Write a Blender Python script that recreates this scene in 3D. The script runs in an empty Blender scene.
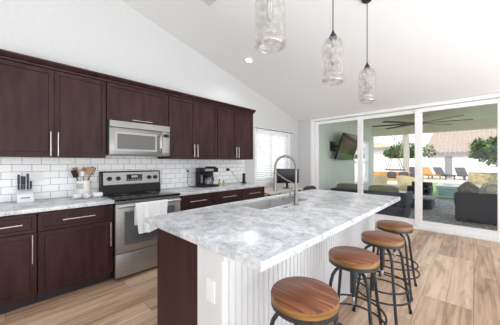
import bpy, bmesh, math, random
from mathutils import Vector, Matrix
rnd = random.Random(7)
sc = bpy.context.scene
COL = sc.collection
PI = math.pi

# ------------------------------------------------------------------ camera
cd = bpy.data.cameras.new('camera'); cam = bpy.data.objects.new('camera', cd); COL.objects.link(cam)
cam.location = (0, 0, 1.33); cam.rotation_euler = (PI/2, 0, math.radians(43.7))
cd.sensor_width = 36; cd.lens = 234/500*36; cd.clip_start = .02; cd.clip_end = 300
sc.camera = cam
# ------------------------------------------------------------------ world, sun, exposure
w = bpy.data.worlds.new('world'); sc.world = w; w.use_nodes = True
nt = w.node_tree; nt.nodes.clear()
wo = nt.nodes.new('ShaderNodeOutputWorld'); bg = nt.nodes.new('ShaderNodeBackground')
tc = nt.nodes.new('ShaderNodeTexCoord'); sp = nt.nodes.new('ShaderNodeSeparateXYZ'); cr = nt.nodes.new('ShaderNodeValToRGB')
nt.links.new(tc.outputs['Generated'], sp.inputs[0]); nt.links.new(sp.outputs['Z'], cr.inputs[0])
cr.color_ramp.elements[0].position = 0.0; cr.color_ramp.elements[0].color = (1, .99, .97, 1)
cr.color_ramp.elements[1].position = .8; cr.color_ramp.elements[1].color = (.62, .78, 1, 1)
nt.links.new(cr.outputs[0], bg.inputs[0]); bg.inputs[1].default_value = 1.5
nt.links.new(bg.outputs[0], wo.inputs[0])
sd = bpy.data.lights.new('sun', 'SUN'); sun = bpy.data.objects.new('sun', sd); COL.objects.link(sun)
sd.energy = 3.3; sd.angle = math.radians(1.0); sd.color = (1, .96, .9)
sun.rotation_euler = Vector((-.25, .62, -.85)).to_track_quat('-Z', 'Y').to_euler()
def area(name, loc, aim, sx, sy, power, color=(1, 1, 1)):
    d = bpy.data.lights.new(name, 'AREA'); o = bpy.data.objects.new(name, d); COL.objects.link(o)
    d.shape = 'RECTANGLE'; d.size = sx; d.size_y = sy; d.energy = power; d.color = color
    o.location = loc; o.rotation_euler = (Vector(aim) - Vector(loc)).to_track_quat('-Z', 'Y').to_euler()
    return o
# unseen fill lights added behind and beside the camera, standing in for window daylight
area('fill_side', (2.75, 1.2, 1.1), (0.3, 1.2, 2.6), 6.0, 2.0, 34, (.87, .96, 1))
area('fill_rear', (0.0, -2.9, 1.4), (-1.4, 1.0, 4.2), 4.5, 2.2, 62, (.87, .96, 1))
area('ceiling_fill', (2.5, .8, .12), (2.5, .8, 4), 2.4, 6.0, 215, (.87, .96, 1)).rotation_euler = (PI, 0, 0)  # added upward fill, out of view, brightening the room off the ceiling
vs = sc.view_settings
vs.view_transform = 'Standard'; vs.look = 'None'; vs.gamma = 1; vs.use_curve_mapping = False; vs.exposure = 0.2
sc.cycles.max_bounces = 10; sc.cycles.diffuse_bounces = 5; sc.cycles.glossy_bounces = 5; sc.cycles.transparent_max_bounces = 24
sc.cycles.caustics_reflective = False; sc.cycles.caustics_refractive = False
sc.cycles.sample_clamp_indirect = 6

# ------------------------------------------------------------------ materials
def lin(r, g, b):
    f = lambda v: (v/255/12.92 if v/255 <= .04045 else ((v/255+.055)/1.055)**2.4)
    return (f(r), f(g), f(b), 1)
def N(nt, t, **kw):
    n = nt.nodes.new(t)
    for k, v in kw.items(): setattr(n, k, v)
    return n
def base(name, color, rough=.5, metal=0, spec=.5):
    m = bpy.data.materials.new(name); m.use_nodes = True
    b = m.node_tree.nodes['Principled BSDF']
    b.inputs['Base Color'].default_value = color; b.inputs['Roughness'].default_value = rough
    b.inputs['Metallic'].default_value = metal; b.inputs['Specular IOR Level'].default_value = spec
    return m, m.node_tree, b
def noisy(name, c1, c2, scale=8, stretch=(1, 1, 1), rough=.5, metal=0, bump=0, detail=4, spec=.5, rand=False, lo=.35, hi=.65, rvar=0):
    """two-colour noise-mottled surface"""
    m, nt, b = base(name, c1, rough, metal, spec)
    tc = N(nt, 'ShaderNodeTexCoord'); mp = N(nt, 'ShaderNodeMapping'); mp.inputs['Scale'].default_value = stretch
    nt.links.new(tc.outputs['Object'], mp.inputs[0])
    vec = mp.outputs[0]
    if rand:
        oi = N(nt, 'ShaderNodeObjectInfo'); ad = N(nt, 'ShaderNodeVectorMath', operation='MULTIPLY_ADD')
        nt.links.new(oi.outputs['Random'], ad.inputs[0]); ad.inputs[1].default_value = (17, 31, 11)
        nt.links.new(mp.outputs[0], ad.inputs[2]); vec = ad.outputs[0]
    no = N(nt, 'ShaderNodeTexNoise'); no.inputs['Scale'].default_value = scale; no.inputs['Detail'].default_value = detail
    nt.links.new(vec, no.inputs['Vector'])
    r = N(nt, 'ShaderNodeValToRGB'); e = r.color_ramp.elements
    e[0].position, e[0].color, e[1].position, e[1].color = lo, c1, hi, c2
    nt.links.new(no.outputs['Fac'], r.inputs[0]); nt.links.new(r.outputs[0], b.inputs['Base Color'])
    if bump:
        bp = N(nt, 'ShaderNodeBump'); bp.inputs['Strength'].default_value = bump; bp.inputs['Distance'].default_value = .01
        nt.links.new(no.outputs['Fac'], bp.inputs['Height']); nt.links.new(bp.outputs[0], b.inputs['Normal'])
    if rvar:
        mr = N(nt, 'ShaderNodeMapRange'); mr.inputs['To Min'].default_value = rough-rvar; mr.inputs['To Max'].default_value = rough+rvar
        nt.links.new(no.outputs['Fac'], mr.inputs[0]); nt.links.new(mr.outputs[0], b.inputs['Roughness'])
    return m
M = {}
M['wall'] = noisy('wall_paint', lin(211, 211, 212), lin(215, 215, 216), 30, rough=.7, spec=.3)
M['ceil'] = noisy('ceiling_paint', lin(238, 238, 239), lin(241, 241, 242), 60, rough=.8, bump=.06, spec=.2)
M['trim'] = noisy('white_trim_paint', lin(248, 248, 249), lin(250, 250, 251), 12, rough=.35)
M['islandpaint'] = noisy('island_white_paint', lin(222, 223, 226), lin(226, 227, 230), 12, rough=.45)
M['espresso'] = noisy('espresso_wood', lin(48, 27, 28), lin(66, 42, 42), 5, (2.5, 2.5, .5), rough=.42, spec=.22, detail=7, rvar=.06, rand=True)
M['kick'] = noisy('dark_toe_kick', lin(42, 32, 34), lin(50, 38, 40), 6, rough=.5)
M['steel'] = noisy('brushed_steel', lin(138, 135, 133), lin(154, 151, 149), 6, (1, 1, 60), rough=.34, metal=1, rand=True)
M['nickel'] = noisy('satin_nickel', lin(205, 200, 196), lin(220, 216, 212), 20, rough=.28, metal=1)
M['steel_dark'] = noisy('dark_steel', lin(158, 156, 154), lin(176, 173, 171), 6, (1, 1, 40), rough=.45, metal=.85)
M['black'] = noisy('black_plastic', lin(24, 24, 26), lin(32, 32, 35), 15, rough=.4, spec=.25)
M['blackglass'] = noisy('black_glass', lin(12, 12, 14), lin(17, 17, 19), 10, rough=.06, spec=.3)
M['ovenglass'] = noisy('oven_window_glass', lin(88, 88, 91), lin(102, 102, 105), 3, rough=.12)
M['mwglass'] = noisy('microwave_window_mesh', lin(92, 91, 91), lin(106, 104, 104), 90, rough=.25)
M['whiteplastic'] = noisy('white_plastic', lin(240, 240, 243), lin(244, 244, 246), 15, rough=.35)
M['ceramic'] = noisy('white_ceramic', lin(240, 238, 232), lin(246, 245, 240), 8, rough=.18)
M['greyprint'] = noisy('grey_print', lin(176, 176, 174), lin(196, 196, 194), 60, rough=.4)
M['cloth'] = noisy('white_cloth', lin(234, 234, 236), lin(245, 245, 246), 45, rough=.9, bump=.25, spec=.1)
M['gun'] = noisy('gunmetal', lin(48, 49, 53), lin(62, 63, 67), 14, rough=.42, metal=.5, rand=True)
M['thread'] = noisy('threaded_steel', lin(140, 138, 135), lin(190, 188, 186), 3, (1, 1, 90), rough=.35, metal=1)
M['sink'] = noisy('sink_steel', lin(192, 190, 188), lin(210, 208, 206), 5, (1, 14, 1), rough=.4, metal=.3)
M['faucet'] = noisy('brushed_faucet_nickel', lin(140, 136, 132), lin(156, 152, 147), 14, rough=.42, metal=1)
M['woodspoon'] = noisy('utensil_wood', lin(176, 128, 84), lin(198, 152, 106), 9, (1, 1, .2), rough=.55)
M['navy'] = noisy('dark_handle', lin(36, 38, 56), lin(52, 54, 72), 12, rough=.4)
M['desk'] = noisy('pale_desk_laminate', lin(206, 201, 190), lin(216, 212, 202), 6, (1, .2, 1), rough=.45)
M['screen'] = noisy('dark_screen', lin(20, 21, 24), lin(26, 27, 30), 3, rough=.18)
M['mesh'] = noisy('dark_chair_fabric', lin(44, 44, 48), lin(58, 58, 62), 70, rough=.85)
M['shell'] = noisy('pale_shell_plastic', lin(214, 212, 208), lin(224, 222, 218), 5, rough=.5)
M['cork'] = noisy('amber_liquid', lin(176, 140, 60), lin(200, 168, 84), 6, rough=.2)
M['redcap'] = noisy('red_cap', lin(150, 52, 48), lin(168, 64, 58), 9, rough=.4)

def steel_led(name, col, strength):
    m, nt, b = base(name, col, .3)
    b.inputs['Emission Color'].default_value = col; b.inputs['Emission Strength'].default_value = strength
    return m
M['lamp'] = steel_led('lamp_lens', (1, .97, .92, 1), 8)
M['filament'] = steel_led('glowing_filament', (1, .86, .66, 1), 1.2)

def clear(name, tint, gl=.08, rough=.02, noise=None, top=.75, pw_=2.2):
    m = bpy.data.materials.new(name); m.use_nodes = True; nt = m.node_tree; nt.nodes.clear()
    out = N(nt, 'ShaderNodeOutputMaterial'); tr = N(nt, 'ShaderNodeBsdfTransparent'); gs = N(nt, 'ShaderNodeBsdfGlossy')
    tr.inputs[0].default_value = tint; gs.inputs['Roughness'].default_value = rough; gs.inputs[0].default_value = (1, 1, 1, 1)
    lw = N(nt, 'ShaderNodeLayerWeight'); lw.inputs[0].default_value = .35
    mr = N(nt, 'ShaderNodeMapRange'); mr.inputs['To Min'].default_value = gl; mr.inputs['To Max'].default_value = top
    pw = N(nt, 'ShaderNodeMath', operation='POWER'); pw.inputs[1].default_value = pw_
    nt.links.new(lw.outputs['Facing'], pw.inputs[0]); nt.links.new(pw.outputs[0], mr.inputs[0])
    mx = N(nt, 'ShaderNodeMixShader'); nt.links.new(mr.outputs[0], mx.inputs[0])
    nt.links.new(tr.outputs[0], mx.inputs[1]); nt.links.new(gs.outputs[0], mx.inputs[2])
    if noise:
        tc = N(nt, 'ShaderNodeTexCoord'); no = N(nt, 'ShaderNodeTexNoise'); no.inputs['Scale'].default_value = noise; no.inputs['Detail'].default_value = 3
        nt.links.new(tc.outputs['Object'], no.inputs['Vector'])
        r = N(nt, 'ShaderNodeValToRGB'); r.color_ramp.elements[0].position = .4; r.color_ramp.elements[1].position = .62
        r.color_ramp.elements[0].color = tuple(c*.90 for c in tint[:3])+(1,); r.color_ramp.elements[1].color = tint
        nt.links.new(no.outputs['Fac'], r.inputs[0]); nt.links.new(r.outputs[0], tr.inputs[0])
        bp = N(nt, 'ShaderNodeBump'); bp.inputs['Strength'].default_value = .35; bp.inputs['Distance'].default_value = .01
        nt.links.new(no.outputs['Fac'], bp.inputs['Height']); nt.links.new(bp.outputs[0], gs.inputs['Normal'])
    nt.links.new(mx.outputs[0], out.inputs[0])
    return m
M['pane'] = clear('door_glass', (.982, .99, .982, 1), .014, top=.5, pw_=3.2)
M['shade'] = clear('bubbled_pendant_glass', (.955, .945, .935, 1), .08, .05, 26)  # mottled grey-brown reflections are put into the glass tint by noise
M['jug'] = clear('carafe_glass', (.82, .84, .85, 1), .12)

def marble(name):
    m, nt, b = base(name, (.7, .7, .7, 1), .2)
    tc = N(nt, 'ShaderNodeTexCoord'); mp = N(nt, 'ShaderNodeMapping'); mp.inputs['Rotation'].default_value = (0, 0, .6)
    mp.inputs['Scale'].default_value = (1, 1.2, 1)
    nt.links.new(tc.outputs['Object'], mp.inputs[0])
    n1 = N(nt, 'ShaderNodeTexNoise'); n1.inputs['Scale'].default_value = 6.4; n1.inputs['Detail'].default_value = 10; n1.inputs['Roughness'].default_value = .74; n1.inputs['Distortion'].default_value = .45
    n2 = N(nt, 'ShaderNodeTexNoise'); n2.inputs['Scale'].default_value = 38; n2.inputs['Detail'].default_value = 6; n2.inputs['Roughness'].default_value = .7
    nt.links.new(mp.outputs[0], n1.inputs['Vector']); nt.links.new(mp.outputs[0], n2.inputs['Vector'])
    r1 = N(nt, 'ShaderNodeValToRGB'); e = r1.color_ramp.elements
    e[0].position, e[0].color = .30, lin(150, 152, 158)
    e[1].position, e[1].color = .68, lin(238, 238, 239)
    x = e.new(.43); x.color = lin(194, 196, 201); x = e.new(.54); x.color = lin(219, 220, 223)
    r2 = N(nt, 'ShaderNodeValToRGB'); e = r2.color_ramp.elements
    e[0].position, e[0].color, e[1].position, e[1].color = .36, (.64, .65, .68, 1), .52, (1, 1, 1, 1)
    mx = N(nt, 'ShaderNodeMix', data_type='RGBA', blend_type='MULTIPLY'); mx.inputs[0].default_value = .8
    nt.links.new(n1.outputs['Fac'], r1.inputs[0]); nt.links.new(n2.outputs['Fac'], r2.inputs[0])
    nt.links.new(r1.outputs[0], mx.inputs[6]); nt.links.new(r2.outputs[0], mx.inputs[7])
    nt.links.new(mx.outputs[2], b.inputs['Base Color'])
    return m
M['marble'] = marble('grey_white_stone')

def tiles():
    m, nt, b = base('white_subway_tile', (.8, .8, .8, 1), .14)
    tc = N(nt, 'ShaderNodeTexCoord'); sx = N(nt, 'ShaderNodeSeparateXYZ'); cx = N(nt, 'ShaderNodeCombineXYZ')
    nt.links.new(tc.outputs['Object'], sx.inputs[0]); nt.links.new(sx.outputs['Y'], cx.inputs['X']); nt.links.new(sx.outputs['Z'], cx.inputs['Y'])
    mp = N(nt, 'ShaderNodeMapping'); mp.inputs['Location'].default_value = (.03, -.914, 0); nt.links.new(cx.outputs[0], mp.inputs[0])
    br = N(nt, 'ShaderNodeTexBrick'); br.offset = .5
    br.inputs['Scale'].default_value = 1; br.inputs['Brick Width'].default_value = .157; br.inputs['Row Height'].default_value = .079
    br.inputs['Mortar Size'].default_value = .0022; br.inputs['Mortar Smooth'].default_value = .1
    br.inputs['Color1'].default_value = lin(248, 248, 250); br.inputs['Color2'].default_value = lin(253, 253, 254); br.inputs['Mortar'].default_value = lin(150, 150, 153)
    nt.links.new(mp.outputs[0], br.inputs['Vector']); nt.links.new(br.outputs['Color'], b.inputs['Base Color'])
    bp = N(nt, 'ShaderNodeBump'); bp.invert = True; bp.inputs['Strength'].default_value = .5; bp.inputs['Distance'].default_value = .004
    nt.links.new(br.outputs['Fac'], bp.inputs['Height']); nt.links.new(bp.outputs[0], b.inputs['Normal'])
    return m
M['tile'] = tiles()

def planks():
    m, nt, b = base('oak_floor_planks', (.5, .4, .3, 1), .36)
    tc = N(nt, 'ShaderNodeTexCoord'); sx = N(nt, 'ShaderNodeSeparateXYZ'); cx = N(nt, 'ShaderNodeCombineXYZ')
    nt.links.new(tc.outputs['Object'], sx.inputs[0]); nt.links.new(sx.outputs['Y'], cx.inputs['X']); nt.links.new(sx.outputs['X'], cx.inputs['Y'])
    br = N(nt, 'ShaderNodeTexBrick'); br.offset = .37; br.offset_frequency = 3
    br.inputs['Scale'].default_value = 1; br.inputs['Brick Width'].default_value = 1.45; br.inputs['Row Height'].default_value = .19
    br.inputs['Mortar Size'].default_value = .0016; br.inputs['Bias'].default_value = 0
    br.inputs['Color1'].default_value = (0, 0, 0, 1); br.inputs['Color2'].default_value = (1, 1, 1, 1); br.inputs['Mortar'].default_value = (.5, .5, .5, 1)
    nt.links.new(cx.outputs[0], br.inputs['Vector'])
    sc_ = N(nt, 'ShaderNodeSeparateColor'); nt.links.new(br.outputs['Color'], sc_.inputs[0])
    off = N(nt, 'ShaderNodeVectorMath', operation='MULTIPLY_ADD'); off.inputs[1].default_value = (23, 51, 9)
    nt.links.new(br.outputs['Color'], off.inputs[0]); nt.links.new(cx.outputs[0], off.inputs[2])
    def noise(scale, st, det, dist=0):
        mp = N(nt, 'ShaderNodeMapping'); mp.inputs['Scale'].default_value = st; nt.links.new(off.outputs[0], mp.inputs[0])
        n = N(nt, 'ShaderNodeTexNoise'); n.inputs['Scale'].default_value = scale; n.inputs['Detail'].default_value = det; n.inputs['Distortion'].default_value = dist
        nt.links.new(mp.outputs[0], n.inputs['Vector']); return n.outputs['Fac']
    grain = noise(1, (1.6, 26, 1), 6, .4); blotch = noise(1, (2.0, 7, 1), 3, .8)
    r1 = N(nt, 'ShaderNodeValToRGB'); e = r1.color_ramp.elements
    e[0].position, e[0].color, e[1].position, e[1].color = .24, lin(156, 120, 94), .74, lin(228, 200, 174)
    x = e.new(.48); x.color = lin(202, 168, 140)
    ad = N(nt, 'ShaderNodeMath', operation='MULTIPLY_ADD'); ad.inputs[1].default_value = .30
    nt.links.new(sc_.outputs[0], ad.inputs[0])
    sb = N(nt, 'ShaderNodeMath', operation='MULTIPLY_ADD'); sb.inputs[1].default_value = .80; sb.inputs[2].default_value = -.05
    nt.links.new(grain, sb.inputs[0]); nt.links.new(sb.outputs[0], ad.inputs[2]); nt.links.new(ad.outputs[0], r1.inputs[0])
    r2 = N(nt, 'ShaderNodeValToRGB'); e = r2.color_ramp.elements
    e[0].position, e[0].color, e[1].position, e[1].color = .28, (.62, .57, .54, 1), .46, (1, 1, 1, 1)
    nt.links.new(blotch, r2.inputs[0])
    mx = N(nt, 'ShaderNodeMix', data_type='RGBA', blend_type='MULTIPLY'); mx.inputs[0].default_value = .9
    nt.links.new(r1.outputs[0], mx.inputs[6]); nt.links.new(r2.outputs[0], mx.inputs[7])
    m2 = N(nt, 'ShaderNodeMix', data_type='RGBA'); m2.inputs[7].default_value = lin(120, 94, 76)
    nt.links.new(br.outputs['Fac'], m2.inputs[0]); nt.links.new(mx.outputs[2], m2.inputs[6])
    nt.links.new(m2.outputs[2], b.inputs['Base Color'])
    return m
M['floor'] = planks()

def seatwood():
    m, nt, b = base('reclaimed_seat_wood', (.4, .2, .1, 1), .34)
    tc = N(nt, 'ShaderNodeTexCoord'); oi = N(nt, 'ShaderNodeObjectInfo')
    mp = N(nt, 'ShaderNodeMapping'); mp.inputs['Location'].default_value = (.9, .02, 0); nt.links.new(tc.outputs['Object'], mp.inputs[0])
    br = N(nt, 'ShaderNodeTexBrick'); br.offset = 0
    br.inputs['Scale'].default_value = 1; br.inputs['Brick Width'].default_value = 2; br.inputs['Row Height'].default_value = .062; br.inputs['Mortar Size'].default_value = .0022
    br.inputs['Color1'].default_value = (0, 0, 0, 1); br.inputs['Color2'].default_value = (1, 1, 1, 1); br.inputs['Mortar'].default_value = (.3, .3, .3, 1)
    nt.links.new(mp.outputs[0], br.inputs['Vector'])
    a = N(nt, 'ShaderNodeVectorMath', operation='MULTIPLY_ADD'); a.inputs[1].default_value = (9, 21, 5)
    nt.links.new(br.outputs['Color'], a.inputs[0]); nt.links.new(mp.outputs[0], a.inputs[2])
    a2 = N(nt, 'ShaderNodeVectorMath', operation='MULTIPLY_ADD'); a2.inputs[1].default_value = (33, 11, 0)
    nt.links.new(oi.outputs['Random'], a2.inputs[0]); nt.links.new(a.outputs[0], a2.inputs[2])
    m3 = N(nt, 'ShaderNodeMapping'); m3.inputs['Scale'].default_value = (4, 55, 1); nt.links.new(a2.outputs[0], m3.inputs[0])
    n = N(nt, 'ShaderNodeTexNoise'); n.inputs['Scale'].default_value = 1; n.inputs['Detail'].default_value = 6; n.inputs['Distortion'].default_value = .5
    nt.links.new(m3.outputs[0], n.inputs['Vector'])
    r = N(nt, 'ShaderNodeValToRGB'); e = r.color_ramp.elements
    e[0].position, e[0].color, e[1].position, e[1].color = .28, lin(92, 49, 28), .76, lin(170, 112, 74)
    x = e.new(.5); x.color = lin(130, 74, 44)
    nt.links.new(n.outputs['Fac'], r.inputs[0])
    m2 = N(nt, 'ShaderNodeMix', data_type='RGBA'); m2.inputs[7].default_value = lin(70, 38, 22)
    nt.links.new(br.outputs['Fac'], m2.inputs[0]); nt.links.new(r.outputs[0], m2.inputs[6]); nt.links.new(m2.outputs[2], b.inputs['Base Color'])
    return m
M['seat'] = seatwood()
M['seatedge'] = noisy('honey_seat_edge', lin(116, 78, 36), lin(158, 114, 60), 7, (1, 1, 9), rough=.35, rand=True)
# outdoors
M['slate'] = noisy('speckled_grey_patio', lin(128, 128, 132), lin(182, 182, 184), 16, rough=.7, detail=6, lo=.42, hi=.58)
M['paving'] = noisy('pale_travertine', lin(186, 172, 152), lin(206, 194, 176), 3, rough=.8)
M['stucco'] = noisy('white_stucco', lin(236, 234, 228), lin(244, 242, 238), 9, rough=.9, bump=.1)
M['patiowall'] = noisy('glass_tinted_stucco', lin(214, 224, 218), lin(222, 231, 226), 7, rough=.85)  # green cast of the door glass put into the white wall's colour
M['soffit'] = noisy('beige_soffit', lin(232, 226, 202), lin(238, 232, 210), 5, rough=.85)
M['wicker'] = noisy('charcoal_wicker', lin(56, 58, 69), lin(76, 78, 90), 55, (1, 1, 3), rough=.7, bump=.3, rand=True)
M['olive'] = noisy('olive_cushion', lin(124, 126, 104), lin(142, 144, 122), 40, rough=.9)
M['fan'] = noisy('bronze_fan', lin(46, 43, 38), lin(58, 54, 48), 10, rough=.45)
M['leaf'] = noisy('green_leaves', lin(56, 84, 40), lin(124, 148, 76), 2.2, rough=.55, lo=.3, hi=.7)
M['leafdark'] = noisy('dark_green_leaves', lin(52, 82, 40), lin(104, 134, 66), 2.2, rough=.55, lo=.3, hi=.7)
M['frond'] = noisy('palm_fronds', lin(122, 128, 84), lin(164, 160, 112), 2, rough=.6)
M['bark'] = noisy('grey_palm_bark', lin(150, 146, 138), lin(182, 178, 168), 5, (1, 1, 6), rough=.9)
M['twig'] = noisy('brown_bark', lin(96, 78, 60), lin(122, 100, 80), 9, rough=.9)
M['rattan'] = noisy('cream_rattan', lin(206, 184, 146), lin(226, 208, 174), 30, (1, 1, 4), rough=.7)
M['teak'] = noisy('honey_teak', lin(178, 132, 80), lin(204, 160, 104), 8, (1, 8, 1), rough=.6)
M['orange'] = noisy('ochre_cushion', lin(172, 116, 62), lin(190, 136, 78), 20, rough=.85)
M['greycush'] = noisy('mottled_grey_cushion', lin(128, 122, 120), lin(170, 164, 160), 14, rough=.9)
M['creamcush'] = noisy('cream_cushion', lin(222, 214, 202), lin(238, 232, 222), 14, rough=.9)
M['charcoal'] = noisy('charcoal_fabric', lin(62, 58, 62), lin(88, 82, 84), 14, rough=.9)
M['rope'] = noisy('jute_rope', lin(134, 114, 88), lin(156, 136, 108), 40, rough=.9)
M['stone'] = noisy('tan_stacked_stone', lin(150, 124, 94), lin(200, 174, 140), 7, (1, 1, 2), rough=.9, bump=.3)
M['turf'] = noisy('bright_lawn', lin(108, 148, 60), lin(142, 178, 88), 12, rough=.9)
M['pool'] = noisy('turquoise_mosaic', lin(120, 196, 196), lin(196, 226, 222), 6, (1, 1, 5), rough=.15)
M['rooftile'] = noisy('terracotta_roof', lin(158, 139, 127), lin(182, 163, 151), 4, (3, 1, 1), rough=.9)
M['rooftan'] = noisy('tan_roof', lin(206, 174, 140), lin(220, 192, 160), 4, (3, 1, 1), rough=.9)
M['fascia'] = noisy('grey_fascia', lin(132, 126, 132), lin(150, 144, 150), 6, rough=.8)
M['tvgloss'] = noisy('television_screen', lin(36, 44, 46), lin(44, 54, 56), 2, rough=.08)

# ------------------------------------------------------------------ mesh helpers
def bx(bm, x0, x1, y0, y1, z0, z1, bev=0, seg=1):
    vs = [bm.verts.new((x, y, z)) for x in (x0, x1) for y in (y0, y1) for z in (z0, z1)]
    q = [(0, 1, 3, 2), (4, 6, 7, 5), (0, 4, 5, 1), (2, 3, 7, 6), (0, 2, 6, 4), (1, 5, 7, 3)]
    fs = [bm.faces.new([vs[i] for i in f]) for f in q]
    if bev:
        es = list({e for f in fs for e in f.edges})
        bmesh.ops.bevel(bm, geom=es, offset=bev, segments=seg, affect='EDGES', profile=.5)
    return vs
def orth(d):
    d = d.normalized(); a = Vector((0, 0, 1)) if abs(d.z) < .9 else Vector((1, 0, 0))
    u = d.cross(a).normalized(); return u, d.cross(u).normalized()
def tube(bm, pts, r, n=8, caps=True, closed=False):
    pts = [Vector(p) for p in pts]; L = len(pts); rings = []
    rs = r if isinstance(r, (list, tuple)) else [r]*L
    u = None
    for i, p in enumerate(pts):
        if closed: d = pts[(i+1) % L]-pts[i-1]
        else: d = pts[min(i+1, L-1)]-pts[max(i-1, 0)]
        d.normalize()
        if u is None: u, v = orth(d)
        else:
            u = (u-d*u.dot(d)).normalized(); v = d.cross(u)
        rings.append([bm.verts.new(p+(u*math.cos(2*PI*k/n)+v*math.sin(2*PI*k/n))*rs[i]) for k in range(n)])
    for i in range(L if closed else L-1):
        a, b = rings[i], rings[(i+1) % L]
        for k in range(n): bm.faces.new((a[k], a[(k+1) % n], b[(k+1) % n], b[k]))
    if caps and not closed:
        bm.faces.new(rings[0][::-1]); bm.faces.new(rings[-1])
def lathe(bm, prof, n=24, c=(0, 0, 0), sx=1, sy=1, capb=True, capt=True):
    rings = []
    for r, z in prof:
        rings.append([bm.verts.new((c[0]+sx*r*math.cos(2*PI*k/n), c[1]+sy*r*math.sin(2*PI*k/n), c[2]+z)) for k in range(n)])
    for a, b in zip(rings, rings[1:]):
        for k in range(n): bm.faces.new((a[k], a[(k+1) % n], b[(k+1) % n], b[k]))
    if capb: bm.faces.new(rings[0][::-1])
    if capt: bm.faces.new(rings[-1])
def cyl(bm, p0, p1, r, n=16): tube(bm, [p0, p1], r, n)
def ring(bm, c, R, r, n=40, m=8):
    tube(bm, [(c[0]+R*math.cos(2*PI*k/n), c[1]+R*math.sin(2*PI*k/n), c[2]) for k in range(n)], r, m, closed=True)
def prism(bm, poly, ax, a0, a1):
    """extrude a 2-D polygon; ax='x': poly=(y,z); 'y': poly=(x,z); 'z': poly=(x,y)"""
    f = {'x': lambda p, a: (a, p[0], p[1]), 'y': lambda p, a: (p[0], a, p[1]), 'z': lambda p, a: (p[0], p[1], a)}[ax]
    A = [bm.verts.new(f(p, a0)) for p in poly]; B = [bm.verts.new(f(p, a1)) for p in poly]
    n = len(poly)
    bm.faces.new(A[::-1]); bm.faces.new(B)
    for i in range(n): bm.faces.new((A[i], A[(i+1) % n], B[(i+1) % n], B[i]))
def puff(bm, cx, cy, cz, sx, sy, sz, n=14, e=.55):
    """rounded pillow (superellipsoid)"""
    g = lambda v, k: math.copysign(abs(v)**k, v)
    P = []
    for i in range(n+1):
        a = -PI/2+PI*i/n
        P.append([bm.verts.new((cx+sx*g(math.cos(a), e)*g(math.cos(2*PI*k/(2*n)), e), cy+sy*g(math.cos(a), e)*g(math.sin(2*PI*k/(2*n)), e), cz+sz*g(math.sin(a), e))) for k in range(2*n)])
    for a, b in zip(P, P[1:]):
        for k in range(2*n): bm.faces.new((a[k], a[(k+1) % (2*n)], b[(k+1) % (2*n)], b[k]))
    bmesh.ops.remove_doubles(bm, verts=P[0]+P[-1], dist=1e-5)
def BM(): return bmesh.new()
def obj(name, bm, mat, parent=None, smooth=None, loc=None, rot=None):
    bmesh.ops.recalc_face_normals(bm, faces=bm.faces)
    me = bpy.data.meshes.new(name); bm.to_mesh(me); bm.free()
    me.materials.append(M[mat])
    if smooth is not None:
        me.polygons.foreach_set('use_smooth', [True]*len(me.polygons))
        try: me.set_sharp_from_angle(angle=math.radians(smooth))
        except Exception: pass
    o = bpy.data.objects.new(name, me); COL.objects.link(o)
    if parent: o.parent = parent
    if loc: o.location = loc
    if rot: o.rotation_euler = rot
    return o
def tag(o, label, cat, group=None):
    o['label'] = label; o['category'] = cat
    if group: o['group'] = group
    return o
def thing(name, label, cat, loc=(0, 0, 0), rz=0, group=None):
    o = bpy.data.objects.new(name, None); COL.objects.link(o); o.location = loc; o.rotation_euler = (0, 0, rz)
    o.empty_display_size = .1
    return tag(o, label, cat, group)
def struct(name, bm, mat, parent=None, smooth=None, label=None):
    o = obj(name, bm, mat, parent, smooth)
    if not parent: o['kind'] = 'structure'
    if label: o['label'] = label
    return o
def kids(o): return [c for c in bpy.data.objects if c.parent == o]
def dup(o, loc=None, rz=None, label=None, parent=None):
    c = o.copy(); COL.objects.link(c); c.parent = parent
    for ch in kids(o): dup(ch, parent=c)
    if loc: c.location = loc
    if rz is not None: c.rotation_euler = (0, 0, rz)
    if label: c['label'] = label
    return c

# ================================================================== ROOM SHELL
WX, WY = -3.56, 5.677                 # cabinet wall plane, glass-door wall plane
SL = .24
cz = lambda y: 2.502+SL*(WY-y)
XR, YR = 2.8, -3.2
b = BM(); bx(b, WX-.15, XR, YR-.15, WY+.10, -.12, 0); struct('floor', b, 'floor')
b = BM(); prism(b, [(YR-.2, cz(YR-.2)), (WY+.12, cz(WY+.12)), (WY+.12, cz(WY)+.3), (YR-.2, cz(YR-.2)+.3)], 'x', WX-.15, XR); struct('ceiling', b, 'ceil')
# wall with the cabinets, with a hole for the blinded window
WY0, WY1, WZ0, WZ1 = 3.93, 5.20, .90, 2.06
b = BM()
top = lambda y: cz(y)-.001
prism(b, [(YR-.15, 0), (WY0, 0), (WY0, top(WY0)), (YR-.15, top(YR-.15))], 'x', WX-.15, WX)
prism(b, [(WY1, 0), (WY+.12, 0), (WY+.12, top(WY+.12)), (WY1, top(WY1))], 'x', WX-.15, WX)
bx(b, WX-.15, WX, WY0, WY1, 0, WZ0)
prism(b, [(WY0, WZ1), (WY1, WZ1), (WY1, top(WY1)), (WY0, top(WY0))], 'x', WX-.15, WX)
struct('wall_left', b, 'wall')
DX0, DX1, DZ = -3.13, .46, 2.485
b = BM()
bx(b, WX, DX0, WY, WY+.12, 0, 2.50); bx(b, DX1, XR, WY, WY+.12, 0, 2.50)
bx(b, DX0, DX1, WY, WY+.12, DZ, 2.50)
struct('wall_back', b, 'wall')
b = BM(); bx(b, WX, XR, YR-.15, YR, 0, cz(YR)-.001); struct('wall_rear', b, 'wall')
b = BM(); bx(b, WX+.001, WX+.014, 3.56, WY-.001, .001, .10); struct('baseboard_left', b, 'trim')
b = BM(); bx(b, WX+.015, DX0-.06, WY-.014, WY-.001, .001, .10); bx(b, DX1+.06, XR, WY-.014, WY-.001, .001, .10); struct('baseboard_back', b, 'trim')

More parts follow.
